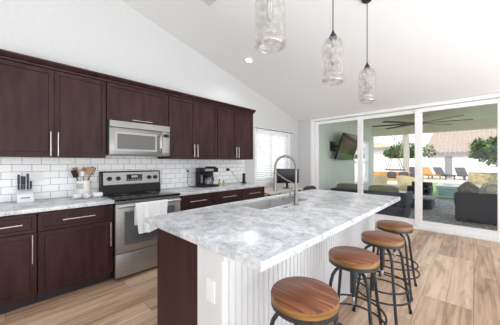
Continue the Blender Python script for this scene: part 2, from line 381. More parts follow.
# glass door: frame, three sashes
d = bpy.data.objects.new('door_1', None); COL.objects.link(d); d['kind'] = 'structure'
d['label'] = 'white framed three panel sliding glass door to the patio'
b = BM()
bx(b, DX0-.03, DX0+.05, WY-.02, WY+.12, 0, DZ-.004, .004); bx(b, DX1-.05, DX1+.03, WY-.02, WY+.12, 0, DZ-.004, .004)
bx(b, DX0+.05, DX1-.05, WY-.02, WY+.12, DZ-.064, DZ-.004, .004)
bx(b, DX0+.05, DX1-.05, WY-.03, WY+.12, .001, .05, .006)
obj('frame', b, 'trim', d)
for (x0, x1, dy) in ((-3.07, -1.86, .03), (-1.97, -.74, .075), (-.86, .40, .03)):
    b = BM(); y0, y1 = WY+dy, WY+dy+.036
    sw = .11; z0, z1 = .055, 2.405
    bx(b, x0, x0+sw, y0, y1, z0, z1, .004); bx(b, x1-sw, x1, y0, y1, z0, z1, .004)
    bx(b, x0+sw, x1-sw, y0, y1, z0, .175, .004); bx(b, x0+sw, x1-sw, y0, y1, z1-.075, z1, .004)
    s = obj('sash', b, 'trim', d)
    g = BM(); bx(g, x0+sw-.01, x1-sw+.01, y0+.014, y0+.020, .165, z1-.065); obj('glass', g, 'pane', s)

# window behind the blinds
d = bpy.data.objects.new('window_1', None); COL.objects.link(d); d['kind'] = 'structure'
d['label'] = 'window in the cabinet wall covered by white blinds'
b = BM()
for (y0, y1, z0, z1) in ((WY0, WY0+.05, WZ0, WZ1), (WY1-.05, WY1, WZ0, WZ1), (WY0+.05, WY1-.05, WZ0, WZ0+.05), (WY0+.05, WY1-.05, WZ1-.05, WZ1), (4.54, 4.59, WZ0+.05, WZ1-.05)):
    bx(b, WX-.12, WX-.06, y0+.001, y1-.001, z0+.001, z1-.001)
fr = obj('frame', b, 'trim', d)
b = BM(); bx(b, WX-.095, WX-.09, WY0+.04, WY1-.04, WZ0+.04, WZ1-.04); obj('glass', b, 'pane', fr)
b = BM()
for (y0, y1, z0, z1) in ((WY0-.07, WY0, WZ0-.07, WZ1+.07), (WY1, WY1+.07, WZ0-.07, WZ1+.07), (WY0, WY1, WZ1, WZ1+.07), (WY0, WY1, WZ0-.07, WZ0)):
    bx(b, WX+.001, WX+.016, y0, y1, z0, z1, .003)
obj('casing', b, 'trim', d)
def blind(y0, y1, label):
    t = thing('window_blind', label, 'window blind', (WX+.03, (y0+y1)/2, WZ0-.02), 0, 'blinds on the window by the desk')
    h = (y1-y0)/2; H = WZ1-WZ0+.04
    b = BM(); bx(b, -.012, .022, -h, h, H-.045, H, .003); obj('head_rail', b, 'trim', t)
    b = BM()
    nz = int((H-.07)/.044)
    for i in range(nz):
        z = .03+.044*i; prism(b, [(-.017, z+.001), (-.016, z), (.018, z+.027), (.017, z+.028)], 'y', -h+.004, h-.004)
    obj('slats', b, 'trim', t)
    b = BM(); bx(b, -.010, .014, -h, h, 0, .022, .003); obj('bottom_rail', b, 'trim', t)
blind(3.90, 4.555, 'white slatted blind covering the half of the window next to the cabinets')
blind(4.575, 5.23, 'white slatted blind covering the half of the window next to the glass door')
t = thing('curtain_rod', 'thin dark metal rod across the top of the blinded window', 'curtain rod', (WX, 4.56, 2.10))
b = BM(); cyl(b, (.075, -.74, 0), (.075, .72, 0), .008, 10); obj('rod', b, 'gun', t, 40)
for y in (-.70, .70):
    b = BM(); bx(b, .002, .02, y-.016, y+.016, -.035, .03, .003); bx(b, .02, .085, y-.009, y+.009, -.016, -.009); obj('bracket', b, 'whiteplastic', t)

# backsplash and crown
b = BM(); bx(b, WX+.001, WX+.014, -.27, 3.55, .9142, 1.386); bx(b, WX+.001, WX+.014, .852, 1.632, 1.3865, 1.42); struct('wall_backsplash', b, 'tile', label='white glossy subway tile backsplash')

# ================================================================== CABINETS (fronts face +x; unit origin at its low rear corner)
def shaker(bm, y0, y1, z0, z1, xf, th=.02, rail=.06):
    vs = bx(bm, xf-th, xf, y0, y1, z0, z1)
    bm.faces.ensure_lookup_table()
    f = [f for f in vs[4].link_faces if all(v in f.verts for v in (vs[4], vs[5], vs[6], vs[7]))][0]
    es = list(f.edges)
    bmesh.ops.bevel(bm, geom=es, offset=.0025, segments=2, affect='EDGES', profile=.5)
    bm.faces.ensure_lookup_table()
    f = max((q for q in bm.faces if abs(q.calc_center_median().x-xf) < 1e-5), key=lambda q: q.calc_area())
    bmesh.ops.inset_region(bm, faces=[f], thickness=rail-.0025, depth=0)
    bmesh.ops.inset_region(bm, faces=[f], thickness=.006, depth=-.009)
def handle(name, parent, p, L, axis, off=.032, r=.0055):
    b = BM(); x, y, z = p
    if axis == 'z':
        cyl(b, (x+off, y, z-L/2), (x+off, y, z+L/2), r, 10)
        for s in (-1, 1): cyl(b, (x, y, z+s*L*.36), (x+off, y, z+s*L*.36), r*.8, 8)
    else:
        cyl(b, (x+off, y-L/2, z), (x+off, y+L/2, z), r, 10)
        for s in (-1, 1): cyl(b, (x, y+s*L*.36, z), (x+off, y+s*L*.36, z), r*.8, 8)
    return obj(name, b, 'nickel', parent, 40)
FX = -2.905-WX                      # base front face, from the wall
def base_unit(y0, y1, label, hl, door_handle):
    wd = y1-y0
    t = thing('base_cabinet', label, 'cabinet', (WX+.0152, y0, 0), 0, 'base cabinets along the wall')
    f = FX-.0152
    b = BM(); bx(b, 0, f-.021, .001, wd-.001, .105, .8735); obj('body', b, 'espresso', t)
    b = BM(); bx(b, .02, f-.085, .001, wd-.001, .001, .1045); obj('toe_kick', b, 'kick', t)
    b = BM(); shaker(b, .004, wd-.004, .690, .862, f, rail=.042); dr = obj('drawer', b, 'espresso', t)
    handle('handle', dr, (f, wd/2, .776), hl, 'y')
    if door_handle == 'pair':
        for (a, c, hy) in ((.004, wd/2-.0015, wd/2-.035), (wd/2+.0015, wd-.004, wd/2+.035)):
            b = BM(); shaker(b, a, c, .115, .684, f); do = obj('door', b, 'espresso', t); handle('handle', do, (f, hy, .55), .25, 'z')
    else:
        b = BM(); shaker(b, .004, wd-.004, .115, .684, f); do = obj('door', b, 'espresso', t)
        handle('handle', do, (f, wd-.034, .545), .26, 'z')
    return t
base_unit(-.255, .205, 'dark base cabinet with one drawer beneath the knife block', .26, 'one')
base_unit(.207, .836, 'dark base cabinet with drawer between knife block cabinet and oven', .27, 'one')
base_unit(1.642, 2.232, 'dark base cabinet with drawer just past the oven', .28, 'one')
base_unit(2.234, 2.838, 'dark base cabinet with drawer beneath the coffee maker end', .29, 'one')
base_unit(2.840, 3.448, 'last dark base cabinet of the run, beside the desk', .29, 'one')

def upper_unit(y0, y1, z0, z1, label, doors, hz, hl):
    wd = y1-y0; f = .37
    t = thing('wall_cabinet', label, 'cabinet', (WX+.0022, y0, z0), 0, 'dark upper cabinets along the wall'); H = z1-z0
    b = BM(); bx(b, 0, f-.021, .001, wd-.001, 0, H); obj('body', b, 'espresso', t)
    if doors == 2:
        for (a, c, hy) in ((.004, wd/2-.0015, wd/2-.03), (wd/2+.0015, wd-.004, wd/2+.03)):
            b = BM(); shaker(b, a, c, .004, H-.006, f); do = obj('door', b, 'espresso', t); handle('handle', do, (f, hy, hz), hl, 'z')
    else:
        b = BM(); shaker(b, .004, wd-.004, .004, H-.006, f); do = obj('door', b, 'espresso', t); handle('handle', do, (f, wd*.52, .026), .26, 'y', off=.028)
    return t
UT = 2.305
upper_unit(-.125, .838, 1.388, UT, 'wide dark double-door wall cabinet above the knife block', 2, .135, .25)
upper_unit(.842, 1.634, 1.846, UT, 'short dark wall cabinet with one wide door above the microwave', 1, .1, .26)
upper_unit(1.638, 2.524, 1.388, UT, 'dark double-door wall cabinet above coffee maker, next to the microwave', 2, .125, .20)
upper_unit(2.528, 3.432, 1.388, UT, 'dark double-door wall cabinet at the window end of the run', 2, .125, .20)
b = BM(); x = WX+.002
prism(b, [(x, UT+.001), (x+.375, UT+.001), (x+.378, UT+.018), (x+.40, UT+.03), (x+.425, UT+.052), (x+.428, UT+.066), (x, UT+.066)], 'y', -.15, 3.452)
struct('trim_1', b, 'espresso', label='dark crown moulding along the top of the wall cabinets')

# countertops along the wall
def slab(name, x0, x1, y0, y1, label):
    b = BM(); bx(b, x0, x1, y0, y1, .874, .914, .004, 2)
    return tag(obj(name, b, 'marble', None, 40), label, 'countertop')
slab('countertop', WX+.0152, -2.878, -.27, .838, 'grey marbled countertop carrying the knife block and utensil crock').data.transform(Matrix.Identity(4))
slab('countertop', WX+.0152, -2.878, 1.642, 3.462, 'grey marbled countertop carrying the coffee maker, between oven and window')

# ================================================================== RANGE
RY0, RY1 = .842, 1.638
t = thing('kitchen_range', 'stainless freestanding electric range with black glass cooktop', 'oven', (WX+.016, (RY0+RY1)/2, 0))
h = (RY1-RY0)/2-.003; f = -2.862-(WX+.016)
b = BM(); bx(b, .02, f-.045, -h, h, .03, .895); 
for sx in (.08, f-.10):
    for sy in (-h+.05, h-.05): cyl(b, (sx, sy, .001), (sx, sy, .03), .018, 10)
obj('body', b, 'black', t)
b = BM(); bx(b, .05, f+.004, -h, h, .8955, .918, .006, 2); ck = obj('cooktop', b, 'blackglass', t, 40)
for (x, y, r) in ((.22, -.19, .09), (.22, .19, .075), (.46, -.19, .075), (.46, .19, .105)):
    b = BM(); ring(b, (x, y, .9183), r, .0008, 32, 4); obj('burner_ring', b, 'steel_dark', ck)
b = BM(); bx(b, f-.05, f-.006, -h, h, .862, .895, .003); obj('front_trim', b, 'steel', t)
b = BM(); prism(b, [(.002, .896), (.098, .896), (.098, .93), (.075, 1.20), (.06, 1.212), (.002, 1.212)], 'y', -h, h); bg_ = obj('backguard', b, 'black', t)
def onback(y, z, dx=0):      # point on the tilted face of the backguard
    return (.0975-(z-.93)*(.023/.27)+dx, y, z)
b = BM(); prism(b, [(onback(0, 1.035)[0]+.0005, 1.035), (onback(0, 1.035)[0]+.006, 1.035), (onback(0, 1.195)[0]+.006, 1.195), (onback(0, 1.195)[0]+.0005, 1.195)], 'y', -h+.03, h-.02)
pf = obj('control_panel', b, 'steel', bg_)
for y in (-.295, -.19, .225, .315):
    b = BM(); p = Vector(onback(y, 1.115, .0065)); n = Vector((.996, 0, .085))
    cyl(b, p, p+n*.022, .027, 20); q = p+n*.022; tube(b, [q-Vector((0, 0, .02)), q+Vector((0, 0, .02))], .007, 6); obj('knob', b, 'black', bg_, 40)
b = BM(); bx(b, onback(0, 1.12)[0]+.006, onback(0, 1.12)[0]+.0105, -.085, .125, 1.075, 1.165); ds = obj('display', b, 'blackglass', bg_)
b = BM()
for i in range(6): bx(b, onback(0, 1.12)[0]+.0106, onback(0, 1.12)[0]+.0118, -.07+i*.031, -.07+i*.031+.018, 1.085, 1.098)
bx(b, onback(0, 1.12)[0]+.0106, onback(0, 1.12)[0]+.0118, -.02, .06, 1.12, 1.15)
obj('buttons', b, 'steel_dark', ds)
b = BM(); bx(b, f-.044, f, -h, h, .306, .858, .005, 2); od = obj('oven_door', b, 'steel_dark', t, 40)
b = BM(); bx(b, f+.0003, f+.004, -h+.095, h-.095, .40, .765, .002); wi = obj('window', b, 'ovenglass', od)
b = BM()   # pale rounded outline round the window
pts = []
y0, y1, z0, z1, r = -h+.085, h-.085, .39, .775, .03
for (cy, cz_, a0) in ((y1-r, z1-r, 0), (y0+r, z1-r, 90), (y0+r, z0+r, 180), (y1-r, z0+r, 270)):
    for k in range(5): a = math.radians(a0+k*22.5); pts.append((f+.002, cy+r*math.cos(a), cz_+r*math.sin(a)))
tube(b, pts, .0045, 6, closed=True); obj('window_trim', b, 'nickel', od, 40)
b = BM(); hy = h-.012; bx(b, f+.028, f+.05, -hy, hy, .822, .848, .008, 3)
for s in (-1, 1): bx(b, f+.0003, f+.029, s*(hy-.03)-.015, s*(hy-.03)+.015, .824, .846, .003)
obj('door_handle', b, 'nickel', od, 40)
b = BM(); bx(b, f-.044, f-.002, -h, h, .034, .298, .005, 2); obj('storage_drawer', b, 'steel_dark', t, 40)

# towel over the oven handle
def towel():
    b = BM(); n = 33; T = WX+.016+f; cyr = (RY0+RY1)/2
    y0, y1 = 1.035, 1.425
    zb = .822; rows = []
    hx = T+.039
    prof = []
    for z in (.60, .68, .75, .80, .83): prof.append((T+.018, z, 0))        # behind the bar
    for k in range(7): a = PI-PI*k/6; prof.append((hx+.0175*math.cos(a), .843+.0175*math.sin(a), 0))
    for k, z in enumerate((.82, .79, .75, .71, .67, .63, .59, .555, .525)): prof.append((hx+.0175+.002*k, z, k/8))
    for (x, z, s) in prof:
        row = []
        for i in range(n):
            u = i/(n-1)
            y = y0+(y1-y0)*u+s*.02*math.sin(3*u+.5)-s*.035*u*1.2+s*.012
            amp = s*.011+.0015
            fold = amp*(math.sin(u*19+1.1*s)+.6*math.sin(u*33+2+s*2))
            xx = x+(fold+amp*1.2 if x > hx-.005 else -.25*fold*0)
            row.append(b.verts.new((xx, y, z-s*.018*math.sin(u*4+.6))))
        rows.append(row)
    for a, c in zip(rows, rows[1:]):
        for i in range(n-1): b.faces.new((a[i], a[i+1], c[i+1], c[i]))
    bmesh.ops.recalc_face_normals(b, faces=b.faces)
    bmesh.ops.solidify(b, geom=list(b.faces), thickness=.003)
    return obj('dish_towel', b, 'cloth', None, 60)
tag(towel(), 'white dish towel draped over the oven door handle', 'towel')

# ================================================================== MICROWAVE
t = thing('microwave_oven', 'stainless microwave mounted under the short cabinet above the range', 'microwave', (WX+.0145, (RY0+RY1)/2, 1.4225))
h = .384; f = -3.13-(WX+.0145); H = .421
b = BM(); bx(b, 0, f-.03, -h, h, 0, H); obj('body', b, 'steel_dark', t)
b = BM(); bx(b, f-.029, f+.004, -h, h, H-.085, H-.002, .004); vt = obj('vent_cover', b, 'steel', t)
yd = h-.115
b = BM(); bx(b, f-.029, f, -h, yd, .004, H-.088, .006, 2); do = obj('door', b, 'steel', t, 40)
b = BM(); bx(b, f+.0002, f+.003, -h+.06, yd-.075, .05, H-.135, .0025, 1); w1 = obj('window_frame', b, 'steel_dark', do)
b = BM(); bx(b, f+.0032, f+.005, -h+.085, yd-.10, .075, H-.16); obj('window', b, 'mwglass', w1)
b = BM(); tube(b, [(f, yd-.035, .05), (f+.03, yd-.035, .062), (f+.036, yd-.035, .12), (f+.036, yd-.035, .20), (f+.03, yd-.035, .275), (f, yd-.035, .287)], .010, 10); obj('handle', b, 'nickel', do, 50)
b = BM(); bx(b, f-.029, f-.001, yd+.002, h, .004, H-.088, .004, 2); cp = obj('control_panel', b, 'steel', t, 40)
b = BM(); bx(b, f-.0008, f+.0015, yd+.02, h-.016, H-.16, H-.118); obj('display', b, 'blackglass', cp)
b = BM()
for i in range(3):
    for j in range(5): bx(b, f-.0008, f+.0012, yd+.022+i*.026, yd+.042+i*.026, .045+j*.039, .073+j*.039)
obj('keypad', b, 'steel_dark', cp)

# ================================================================== ISLAND
IX0, IX1, IY0, IY1 = -1.80, -.640, .735, 3.30
PX = -.905                           # beadboard plane
t = thing('kitchen_island', 'long kitchen island with white beadboard side and dark end panel', 'kitchen island', (-1.28, 2.0, 0))
ox, oy = -1.28, 2.0
def L(bm): bmesh.ops.translate(bm, verts=bm.verts, vec=(-ox, -oy, 0)); return bm
b = BM(); bx(b, -1.70, -1.13, .785, 3.235, .10, .66); bx(b, -1.70, -1.693, .785, 3.235, .66, .8735); bx(b, -1.693, -1.13, .785, .80, .66, .8735); bx(b, -1.693, -1.13, 3.22, 3.235, .66, .8735); bx(b, -1.13, -.93, .785, 3.235, .001, .8735)
obj('body', L(b), 'espresso', t)
b = BM(); bx(b, -1.62, -1.131, .80, 3.23, .001, .0995); obj('toe_kick', L(b), 'kick', t)
b = BM(); bx(b, -1.665, -1.122, .765, .7845, .001, .8735, .002); obj('end_panel', L(b), 'espresso', t)['label'] = 'dark wood end panel'
b = BM(); bx(b, -1.121, PX-.008, .745, .7845, .001, .8735, .002); obj('corner_post', L(b), 'islandpaint', t)['label'] = 'white corner board with outlet'
b = BM(); poly = [(-.9295, .7455)]
y = .7455; poly.append((PX, y))
while y < 3.19:
    yn = y+.046
    poly += [(PX, yn-.006), (PX-.010, yn-.0035), (PX-.010, yn+.0035), (PX, yn+.006)]; y = yn
poly += [(PX, 3.237), (-.9295, 3.237)]
prism(b, poly, 'z', .001, .8735); bead = obj('beadboard_panel', L(b), 'islandpaint', t)
bead['label'] = 'white beadboard panel'
b = BM(); bx(b, PX+.0005, PX+.014, .746, 3.237, .835, .8735, .003); obj('top_trim', L(b), 'islandpaint', t)
b = BM(); bx(b, -1.03, -.958, .7395, .7447, .602, .718, .002, 2); o_ = obj('outlet', L(b), 'whiteplastic', t)
for z in (.638, .682):
    b = BM(); bx(b, -1.013, -.975, .738, .7394, z-.015, z+.015, .0005); so = obj('socket', L(b), 'whiteplastic', o_)
for i, (y0, y1) in enumerate(((.80, 1.38), (1.40, 1.99), (2.0, 2.6), (2.62, 3.22))):
    b = BM(); bx(b, -1.7205, -1.7005, y0, y1, .12, .86, .002); obj('door', L(b), 'espresso', t)
# countertop with the sink cut-out
SX0, SX1, SY0, SY1 = -1.685, -1.325, 1.545, 2.33
b = BM()
def plate_with_hole(bm, z0, z1):
    xs = [IX0, SX0, SX1, IX1]; ys = [IY0, SY0, SY1, IY1]
    g = {(i, j, k): bm.verts.new((xs[i], ys[j], (z0, z1)[k])) for i in range(4) for j in range(4) for k in (0, 1)}
    for i in range(3):
        for j in range(3):
            if (i, j) == (1, 1): continue
            for k in (0, 1): bm.faces.new([g[a, c, k] for a, c in ((i, j), (i+1, j), (i+1, j+1), (i, j+1))])
    def side(a, c): bm.faces.new((g[a+(0,)], g[c+(0,)], g[c+(1,)], g[a+(1,)]))
    for i in range(3):
        side((i, 0), (i+1, 0)); side((i, 3), (i+1, 3)); side((0, i), (0, i+1)); side((3, i), (3, i+1))
    for a, c in (((1, 1), (2, 1)), ((2, 1), (2, 2)), ((2, 2), (1, 2)), ((1, 2), (1, 1))): side(a, c)
plate_with_hole(b, .874, .914)
es = [e for e in b.edges if all(v.co.z > .9 for v in e.verts) and len(e.link_faces) == 2 and abs(e.link_faces[0].normal.dot(e.link_faces[1].normal)) < .5]
b.normal_update()
es = [e for e in b.edges if len(e.link_faces) == 2 and abs(e.link_faces[0].normal.dot(e.link_faces[1].normal)) < .5 and all(v.co.z > .9 for v in e.verts)]
bmesh.ops.bevel(b, geom=es, offset=.006, segments=2, affect='EDGES', profile=.5)
tag(obj('island_countertop', b, 'marble', None, 40), 'large grey marbled countertop of the island with a sink cut-out', 'countertop')
# undermount double sink
t = thing('kitchen_sink', 'stainless double bowl sink set in the island countertop', 'sink', ((SX0+SX1)/2, (SY0+SY1)/2, .68))
hx, hy = (SX1-SX0)/2-.0008, (SY1-SY0)/2-.0008
dv = .155
def bowl(bm, y0, y1):
    bx(bm, -hx, hx, y0, y1, 0, .003)
    bx(bm, -hx, -hx+.004, y0, y1, .003, .231); bx(bm, hx-.004, hx, y0, y1, .003, .231)
    bx(bm, -hx+.004, hx-.004, y0, y0+.004, .003, .231); bx(bm, -hx+.004, hx-.004, y1-.004, y1, .003, .231)
for (y0, y1) in ((-hy, dv-.012), (dv+.012, hy)):
    b = BM(); bowl(b, y0, y1); bo = obj('bowl', b, 'sink', t)
    b = BM(); lathe(b, [(.04, .0032), (.042, .006), (.03, .0045)], 20, (0, (y0+y1)/2, 0)); obj('drain', b, 'nickel', bo, 40)
b = BM(); bx(b, -hx+.001, hx-.001, dv-.0115, dv+.0115, .10, .226, .004, 2); obj('divider', b, 'sink', t, 40)

# faucet
t = thing('spring_faucet', 'tall brushed steel spring faucet standing beside the island sink', 'faucet', (-1.254, 1.962, .9142))
b = BM(); lathe(b, [(.028, 0), (.028, .006), (.022, .01), (.020, .14), (.016, .145), (.0105, .16), (.0105, .30)], 20); obj('body', b, 'faucet', t, 40)
b = BM(); cyl(b, (-.016, -.012, .085), (-.05, -.040, .085), .015, 12); cyl(b, (-.043, -.034, .085), (-.048, -.038, .20), .0075, 10); obj('lever', b, 'faucet', t, 40)
# spring arc: rises, arches over the sink (towards -x and a little -y), comes down to the spray head
du = Vector((-.93, -.36, 0)).normalized()
R_ = .105; zc_ = .375
arc = [Vector((0, 0, .29)), Vector((0, 0, .33)), Vector((0, 0, zc_))]
for k in range(1, 13): a = PI*k/12; arc.append(du*(R_-R_*math.cos(a))+Vector((0, 0, zc_+R_*math.sin(a))))
arc += [du*(2*R_)+Vector((0, 0, zc_-.04))]
b = BM(); tube(b, arc, .0095, 10); obj('hose', b, 'steel_dark', t, 50)
b = BM()   # helical spring round the hose
pts = []; tot = 0; seg = []
for p, q in zip(arc[1:], arc[2:]): seg.append((p, q, (q-p).length))
turns = 0
for p, q, l in seg:
    n = max(2, int(l/.0022))
    d = (q-p).normalized(); side = Vector((0, 0, 1)).cross(du).normalized(); up = d.cross(side).normalized()
    for i in range(n):
        turns += 2*PI*(l/n)/.012
        pts.append(p+(q-p)*(i/n)+(side*math.cos(turns)+up*math.sin(turns))*.0145)
tube(b, pts, .0028, 4); obj('spring', b, 'faucet', t, 60)
b = BM(); e = du*(2*R_)
tube(b, [e+Vector((0, 0, zc_-.03)), e+Vector((0, 0, zc_-.05)), e+Vector((0, 0, zc_-.20)), e+Vector((0, 0, zc_-.225)), e+Vector((0, 0, zc_-.25))], [.013, .016, .016, .021, .021], 14); obj('spray_head', b, 'faucet', t, 50)
b = BM(); tube(b, [(0, 0, .20), du*.10+Vector((0, 0, .245)), e*.92+Vector((0, 0, .305))], .006, 8); ring(b, tuple(e+Vector((0, 0, .305))), .020, .004, 20, 6); obj('holder_arm', b, 'faucet', t, 50)
t = thing('sink_hole_cover', 'small round steel cap on the countertop near the faucet', 'cap', (-1.26, 1.80, .9142))
b = BM(); lathe(b, [(.022, 0), (.022, .004), (.018, .007)], 18); obj('cap', b, 'faucet', t, 40)

# ================================================================== STOOLS
def stool(loc, rz, label):
    t = thing('bar_stool', label, 'stool', loc, rz, 'round bar stools along the island')
    R = .167; zt = .68
    b = BM(); lathe(b, [(R-.004, zt-.006), (R-.004, zt-.003), (R-.008, zt)], 48); obj('seat', b, 'seat', t, 40)
    b = BM(); lathe(b, [(R-.002, zt-.038), (R, zt-.036), (R, zt-.010), (R-.003, zt-.0065)], 48); obj('seat_edge', b, 'seatedge', t, 40)['label'] = 'honey coloured wooden edge'
    b = BM(); lathe(b, [(R-.012, zt-.062), (R-.003, zt-.062), (R-.001, zt-.060), (R-.001, zt-.0385)], 48); obj('seat_rim', b, 'gun', t, 40)
    b = BM(); lathe(b, [(.030, .565), (.034, .57), (.034, .605), (.075, .612), (.075, .6175)], 24); obj('hub', b, 'gun', t, 40)
    b = BM(); lathe(b, [(.016, .40), (.021, .405), (.021, .5645)], 16); lathe(b, [(.010, .335), (.012, .338), (.012, .3995)], 12); sc_ = obj('screw_post', b, 'gun', t, 40)
    b = BM(); lathe(b, [(.011, .325), (.0135, .327), (.0135, .375), (.0125, .377)], 12); obj('thread', b, 'thread', sc_, 40)
    for k in range(4):
        a = PI/4+k*PI/2; c, s = math.cos(a), math.sin(a)
        prof = [(.240, .012), (.222, .12), (.203, .24), (.186, .35), (.175, .43), (.168, .48), (.155, .525), (.132, .558), (.10, .575), (.065, .578), (.035, .568)]
        b = BM(); tube(b, [(r*c, r*s, z*1.03) for r, z in prof], .0112, 10); lg = obj('leg', b, 'gun', t, 60)
        b = BM(); tube(b, [(.2425*c, .2425*s, 0.001), (.2405*c, .2405*s, .03)], [.014, .0125], 12); obj('foot_cap', b, 'black', lg, 40)
    b = BM(); ring(b, (0, 0, .275), .205, .0075); obj('footrest_ring', b, 'gun', t, 60)
    b = BM(); ring(b, (0, 0, .195), .218, .0075); obj('lower_ring', b, 'gun', t, 60)
    return t
s0 = stool((-.617, 1.039, 0), 0.0, 'round wooden bar stool at the near corner of the island, seat cut by the picture bottom')
s0['label'] = 'first round wood-topped bar stool from the outlet end of the island'
dup(s0, (-.62, 1.711, 0), .12, 'second round wood-topped bar stool from the outlet end of the island')
dup(s0, (-.588, 2.312, 0), -.1, 'third round wood-topped bar stool from the outlet end of the island')
dup(s0, (-.612, 2.869, 0), .05, 'fourth round wood-topped bar stool, next to the glass door')

# ================================================================== THINGS ON THE COUNTERS
CT = .9142
t = thing('knife_block', 'white knife block with dark lettering, on counter below the wide wall cabinet', 'knife block', (-3.42, .145, CT), .05)
b = BM(); prism(b, [(-.06, 0), (.045, 0), (.045, .085), (.02, .098), (-.06, .14)], 'y', -.062, .062); obj('body', b, 'whiteplastic', t)
b = BM(); 
for i, wq in enumerate((.007, .006, .008, .006, .007, .007, .006, .007)): bx(b, .0452, .0458, -.036+i*.0093, -.036+i*.0093+wq, .042, .053)
obj('lettering', b, 'kick', t)
lab = ['dark-handled knife at the window side of the block', 'tall dark-handled knife standing second in the block', 'dark-handled knife in the middle of the block', 'tall dark-handled knife standing fourth in the block', 'small dark-handled knife at the oven side of the block']
for i, (dy, dx, hh) in enumerate(((-.046, -.03, .155), (-.024, -.005, .14), (-.002, -.035, .135), (.022, -.01, .165), (.047, -.02, .085))):
    ca, sa = math.cos(.05), math.sin(.05)
    k = thing('kitchen_knife', ['dark-handled knife leaning at the wall-end side of the white block', 'second dark-handled knife in the white block, counted from the drawer end', 'middle dark-handled knife of the five in the white block', 'tallest dark-handled knife in the white block', 'shortest dark-handled knife, at the crock side of the white block'][i], 'knife', (-3.42+dx*ca-dy*sa, .145+dx*sa+dy*ca, CT+.118), .05, 'knives in the white block')
    b = BM(); z0 = .016; bx(b, -.011, .011, -.008, .008, z0+.0, z0+hh*.35, .003, 2); bx(b, -.013, .013, -.009, .009, z0+hh*.35, z0+hh, .005, 2); obj('handle', b, 'navy', k, 40)
    b = BM(); bx(b, -.010, .010, -.0015, .0015, -.012 if dx < -.02 else -.003, z0-.0005); obj('blade', b, 'steel', k)
t = thing('utensil_crock', 'white ceramic utensil crock with a pale grey printed patch beside the oven', 'crock', (-3.452, .66, CT))
b = BM(); lathe(b, [(.070, 0), (.078, .004), (.079, .18), (.082, .188), (.082, .198), (.076, .198), (.074, .19), (.072, .02)], 36, capt=False); lathe(b, [(.072, .019), (.072, .0205)], 36); obj('pot', b, 'ceramic', t, 40)
b = BM(); 
vs0 = [[b.verts.new((.0796*math.cos(a), .0796*math.sin(a), z)) for z in (.10, .165)] for a in [math.radians(-70+d_*8) for d_ in range(9)]]
for p, q in zip(vs0, vs0[1:]): b.faces.new((p[0], q[0], q[1], p[1]))
obj('printed_patch', b, 'greyprint', t)
def utensil(i, label, mat, az, lean, ln, kind):
    base_ = Vector((-3.452, .66, CT+.022)); dr = Vector((math.cos(az)*math.sin(lean), math.sin(az)*math.sin(lean), math.cos(lean)))
    r0 = Vector((math.cos(az), math.sin(az), 0))*(-.004 if lean > .3 else .018)
    k = thing(kind[0], label, kind[1], base_+r0, 0, 'utensils in the white crock')
    b = BM(); tube(b, [dr*.004, dr*(ln-.07)], .0052, 8); obj('handle', b, mat, k, 40)
    b = BM()
    side = Vector((-.3, .95, 0)).normalized(); 
    if kind[2] == 'spoon':
        lathe(b, [(.004, -.034), (.016, -.024), (.023, 0), (.018, .024), (.004, .035)], 14, sx=.35)
    else:
        bx(b, -.003, .003, -.028, .028, -.045, .045, .0028, 1)
        if kind[2] == 'slot':
            b.free(); b = BM()
            for s in range(4): bx(b, -.002, .002, -.028+s*.0165, -.028+s*.0165+.0075, -.035, .035)
            bx(b, -.002, .002, -.028, .029, -.05, -.0351); bx(b, -.002, .002, -.028, .029, .0351, .045)
    rot = Vector((0, 0, 1)).rotation_difference(dr).to_matrix().to_4x4()
    bmesh.ops.transform(b, matrix=Matrix.Translation(dr*(ln-.07+.044))@rot, verts=b.verts)
    obj('head', b, mat, k, 40)
utensil(0, 'black spatula leaning toward the knife block in the crock', 'black', -PI*.44, .34, .30, ('spatula', 'spatula', 'flat'))
utensil(1, 'wooden spoon at the wall side of the crock', 'woodspoon', PI*.9, .10, .33, ('wooden_spoon', 'spoon', 'spoon'))
utensil(2, 'white spoon standing in the front of the crock', 'whiteplastic', -PI*.12, .10, .285, ('serving_spoon', 'spoon', 'spoon'))
utensil(3, 'wooden spatula tilted toward the knife block in the crock', 'woodspoon', -PI*.62, .20, .32, ('wooden_spatula', 'spatula', 'flat'))
utensil(4, 'wooden spatula tilted toward the oven in the crock', 'woodspoon', PI*.30, .18, .32, ('wooden_spatula', 'spatula', 'flat'))
utensil(5, 'black slotted turner leaning toward the oven in the crock', 'black', PI*.56, .34, .335, ('slotted_turner', 'turner', 'slot'))
for i, (x, y, rz, lb) in enumerate(((-3.283, .572, .5, 'rolled white cloth in front of the crock, nearest the knife block'), (-3.262, .665, 1.0, 'rolled white cloth in front of the crock, middle of the three'), (-3.272, .768, .2, 'rolled white cloth in front of the crock, nearest the oven'))):
    b = BM(); n = 26; ln = .052
    pts = []
    rr = .024
    lathe(b, [(.007, -ln), (.020, -ln+.001), (.0275, -ln+.006), (.029, -.02), (.027, 0), (.0292, .022), (.0275, ln-.006), (.020, ln-.001), (.007, ln)], 20)
    bmesh.ops.transform(b, matrix=Matrix.Rotation(PI/2, 4, 'X'), verts=b.verts)
    o = obj('rolled_cloth', b, 'cloth', None, 60, (x, y, CT+.0295), (0, 0, rz)); tag(o, lb, 'cloth', 'rolled white cloths by the crock')
    # spiral end
    for s in (-1, 1):
        b = BM(); tube(b, [((.003+.0016*q*.5)*math.cos(q*.6), s*(ln+.0012), (.003+.0016*q*.5)*math.sin(q*.6)) for q in range(22)], .0010, 4); obj('fold_line', b, 'greyprint', o)

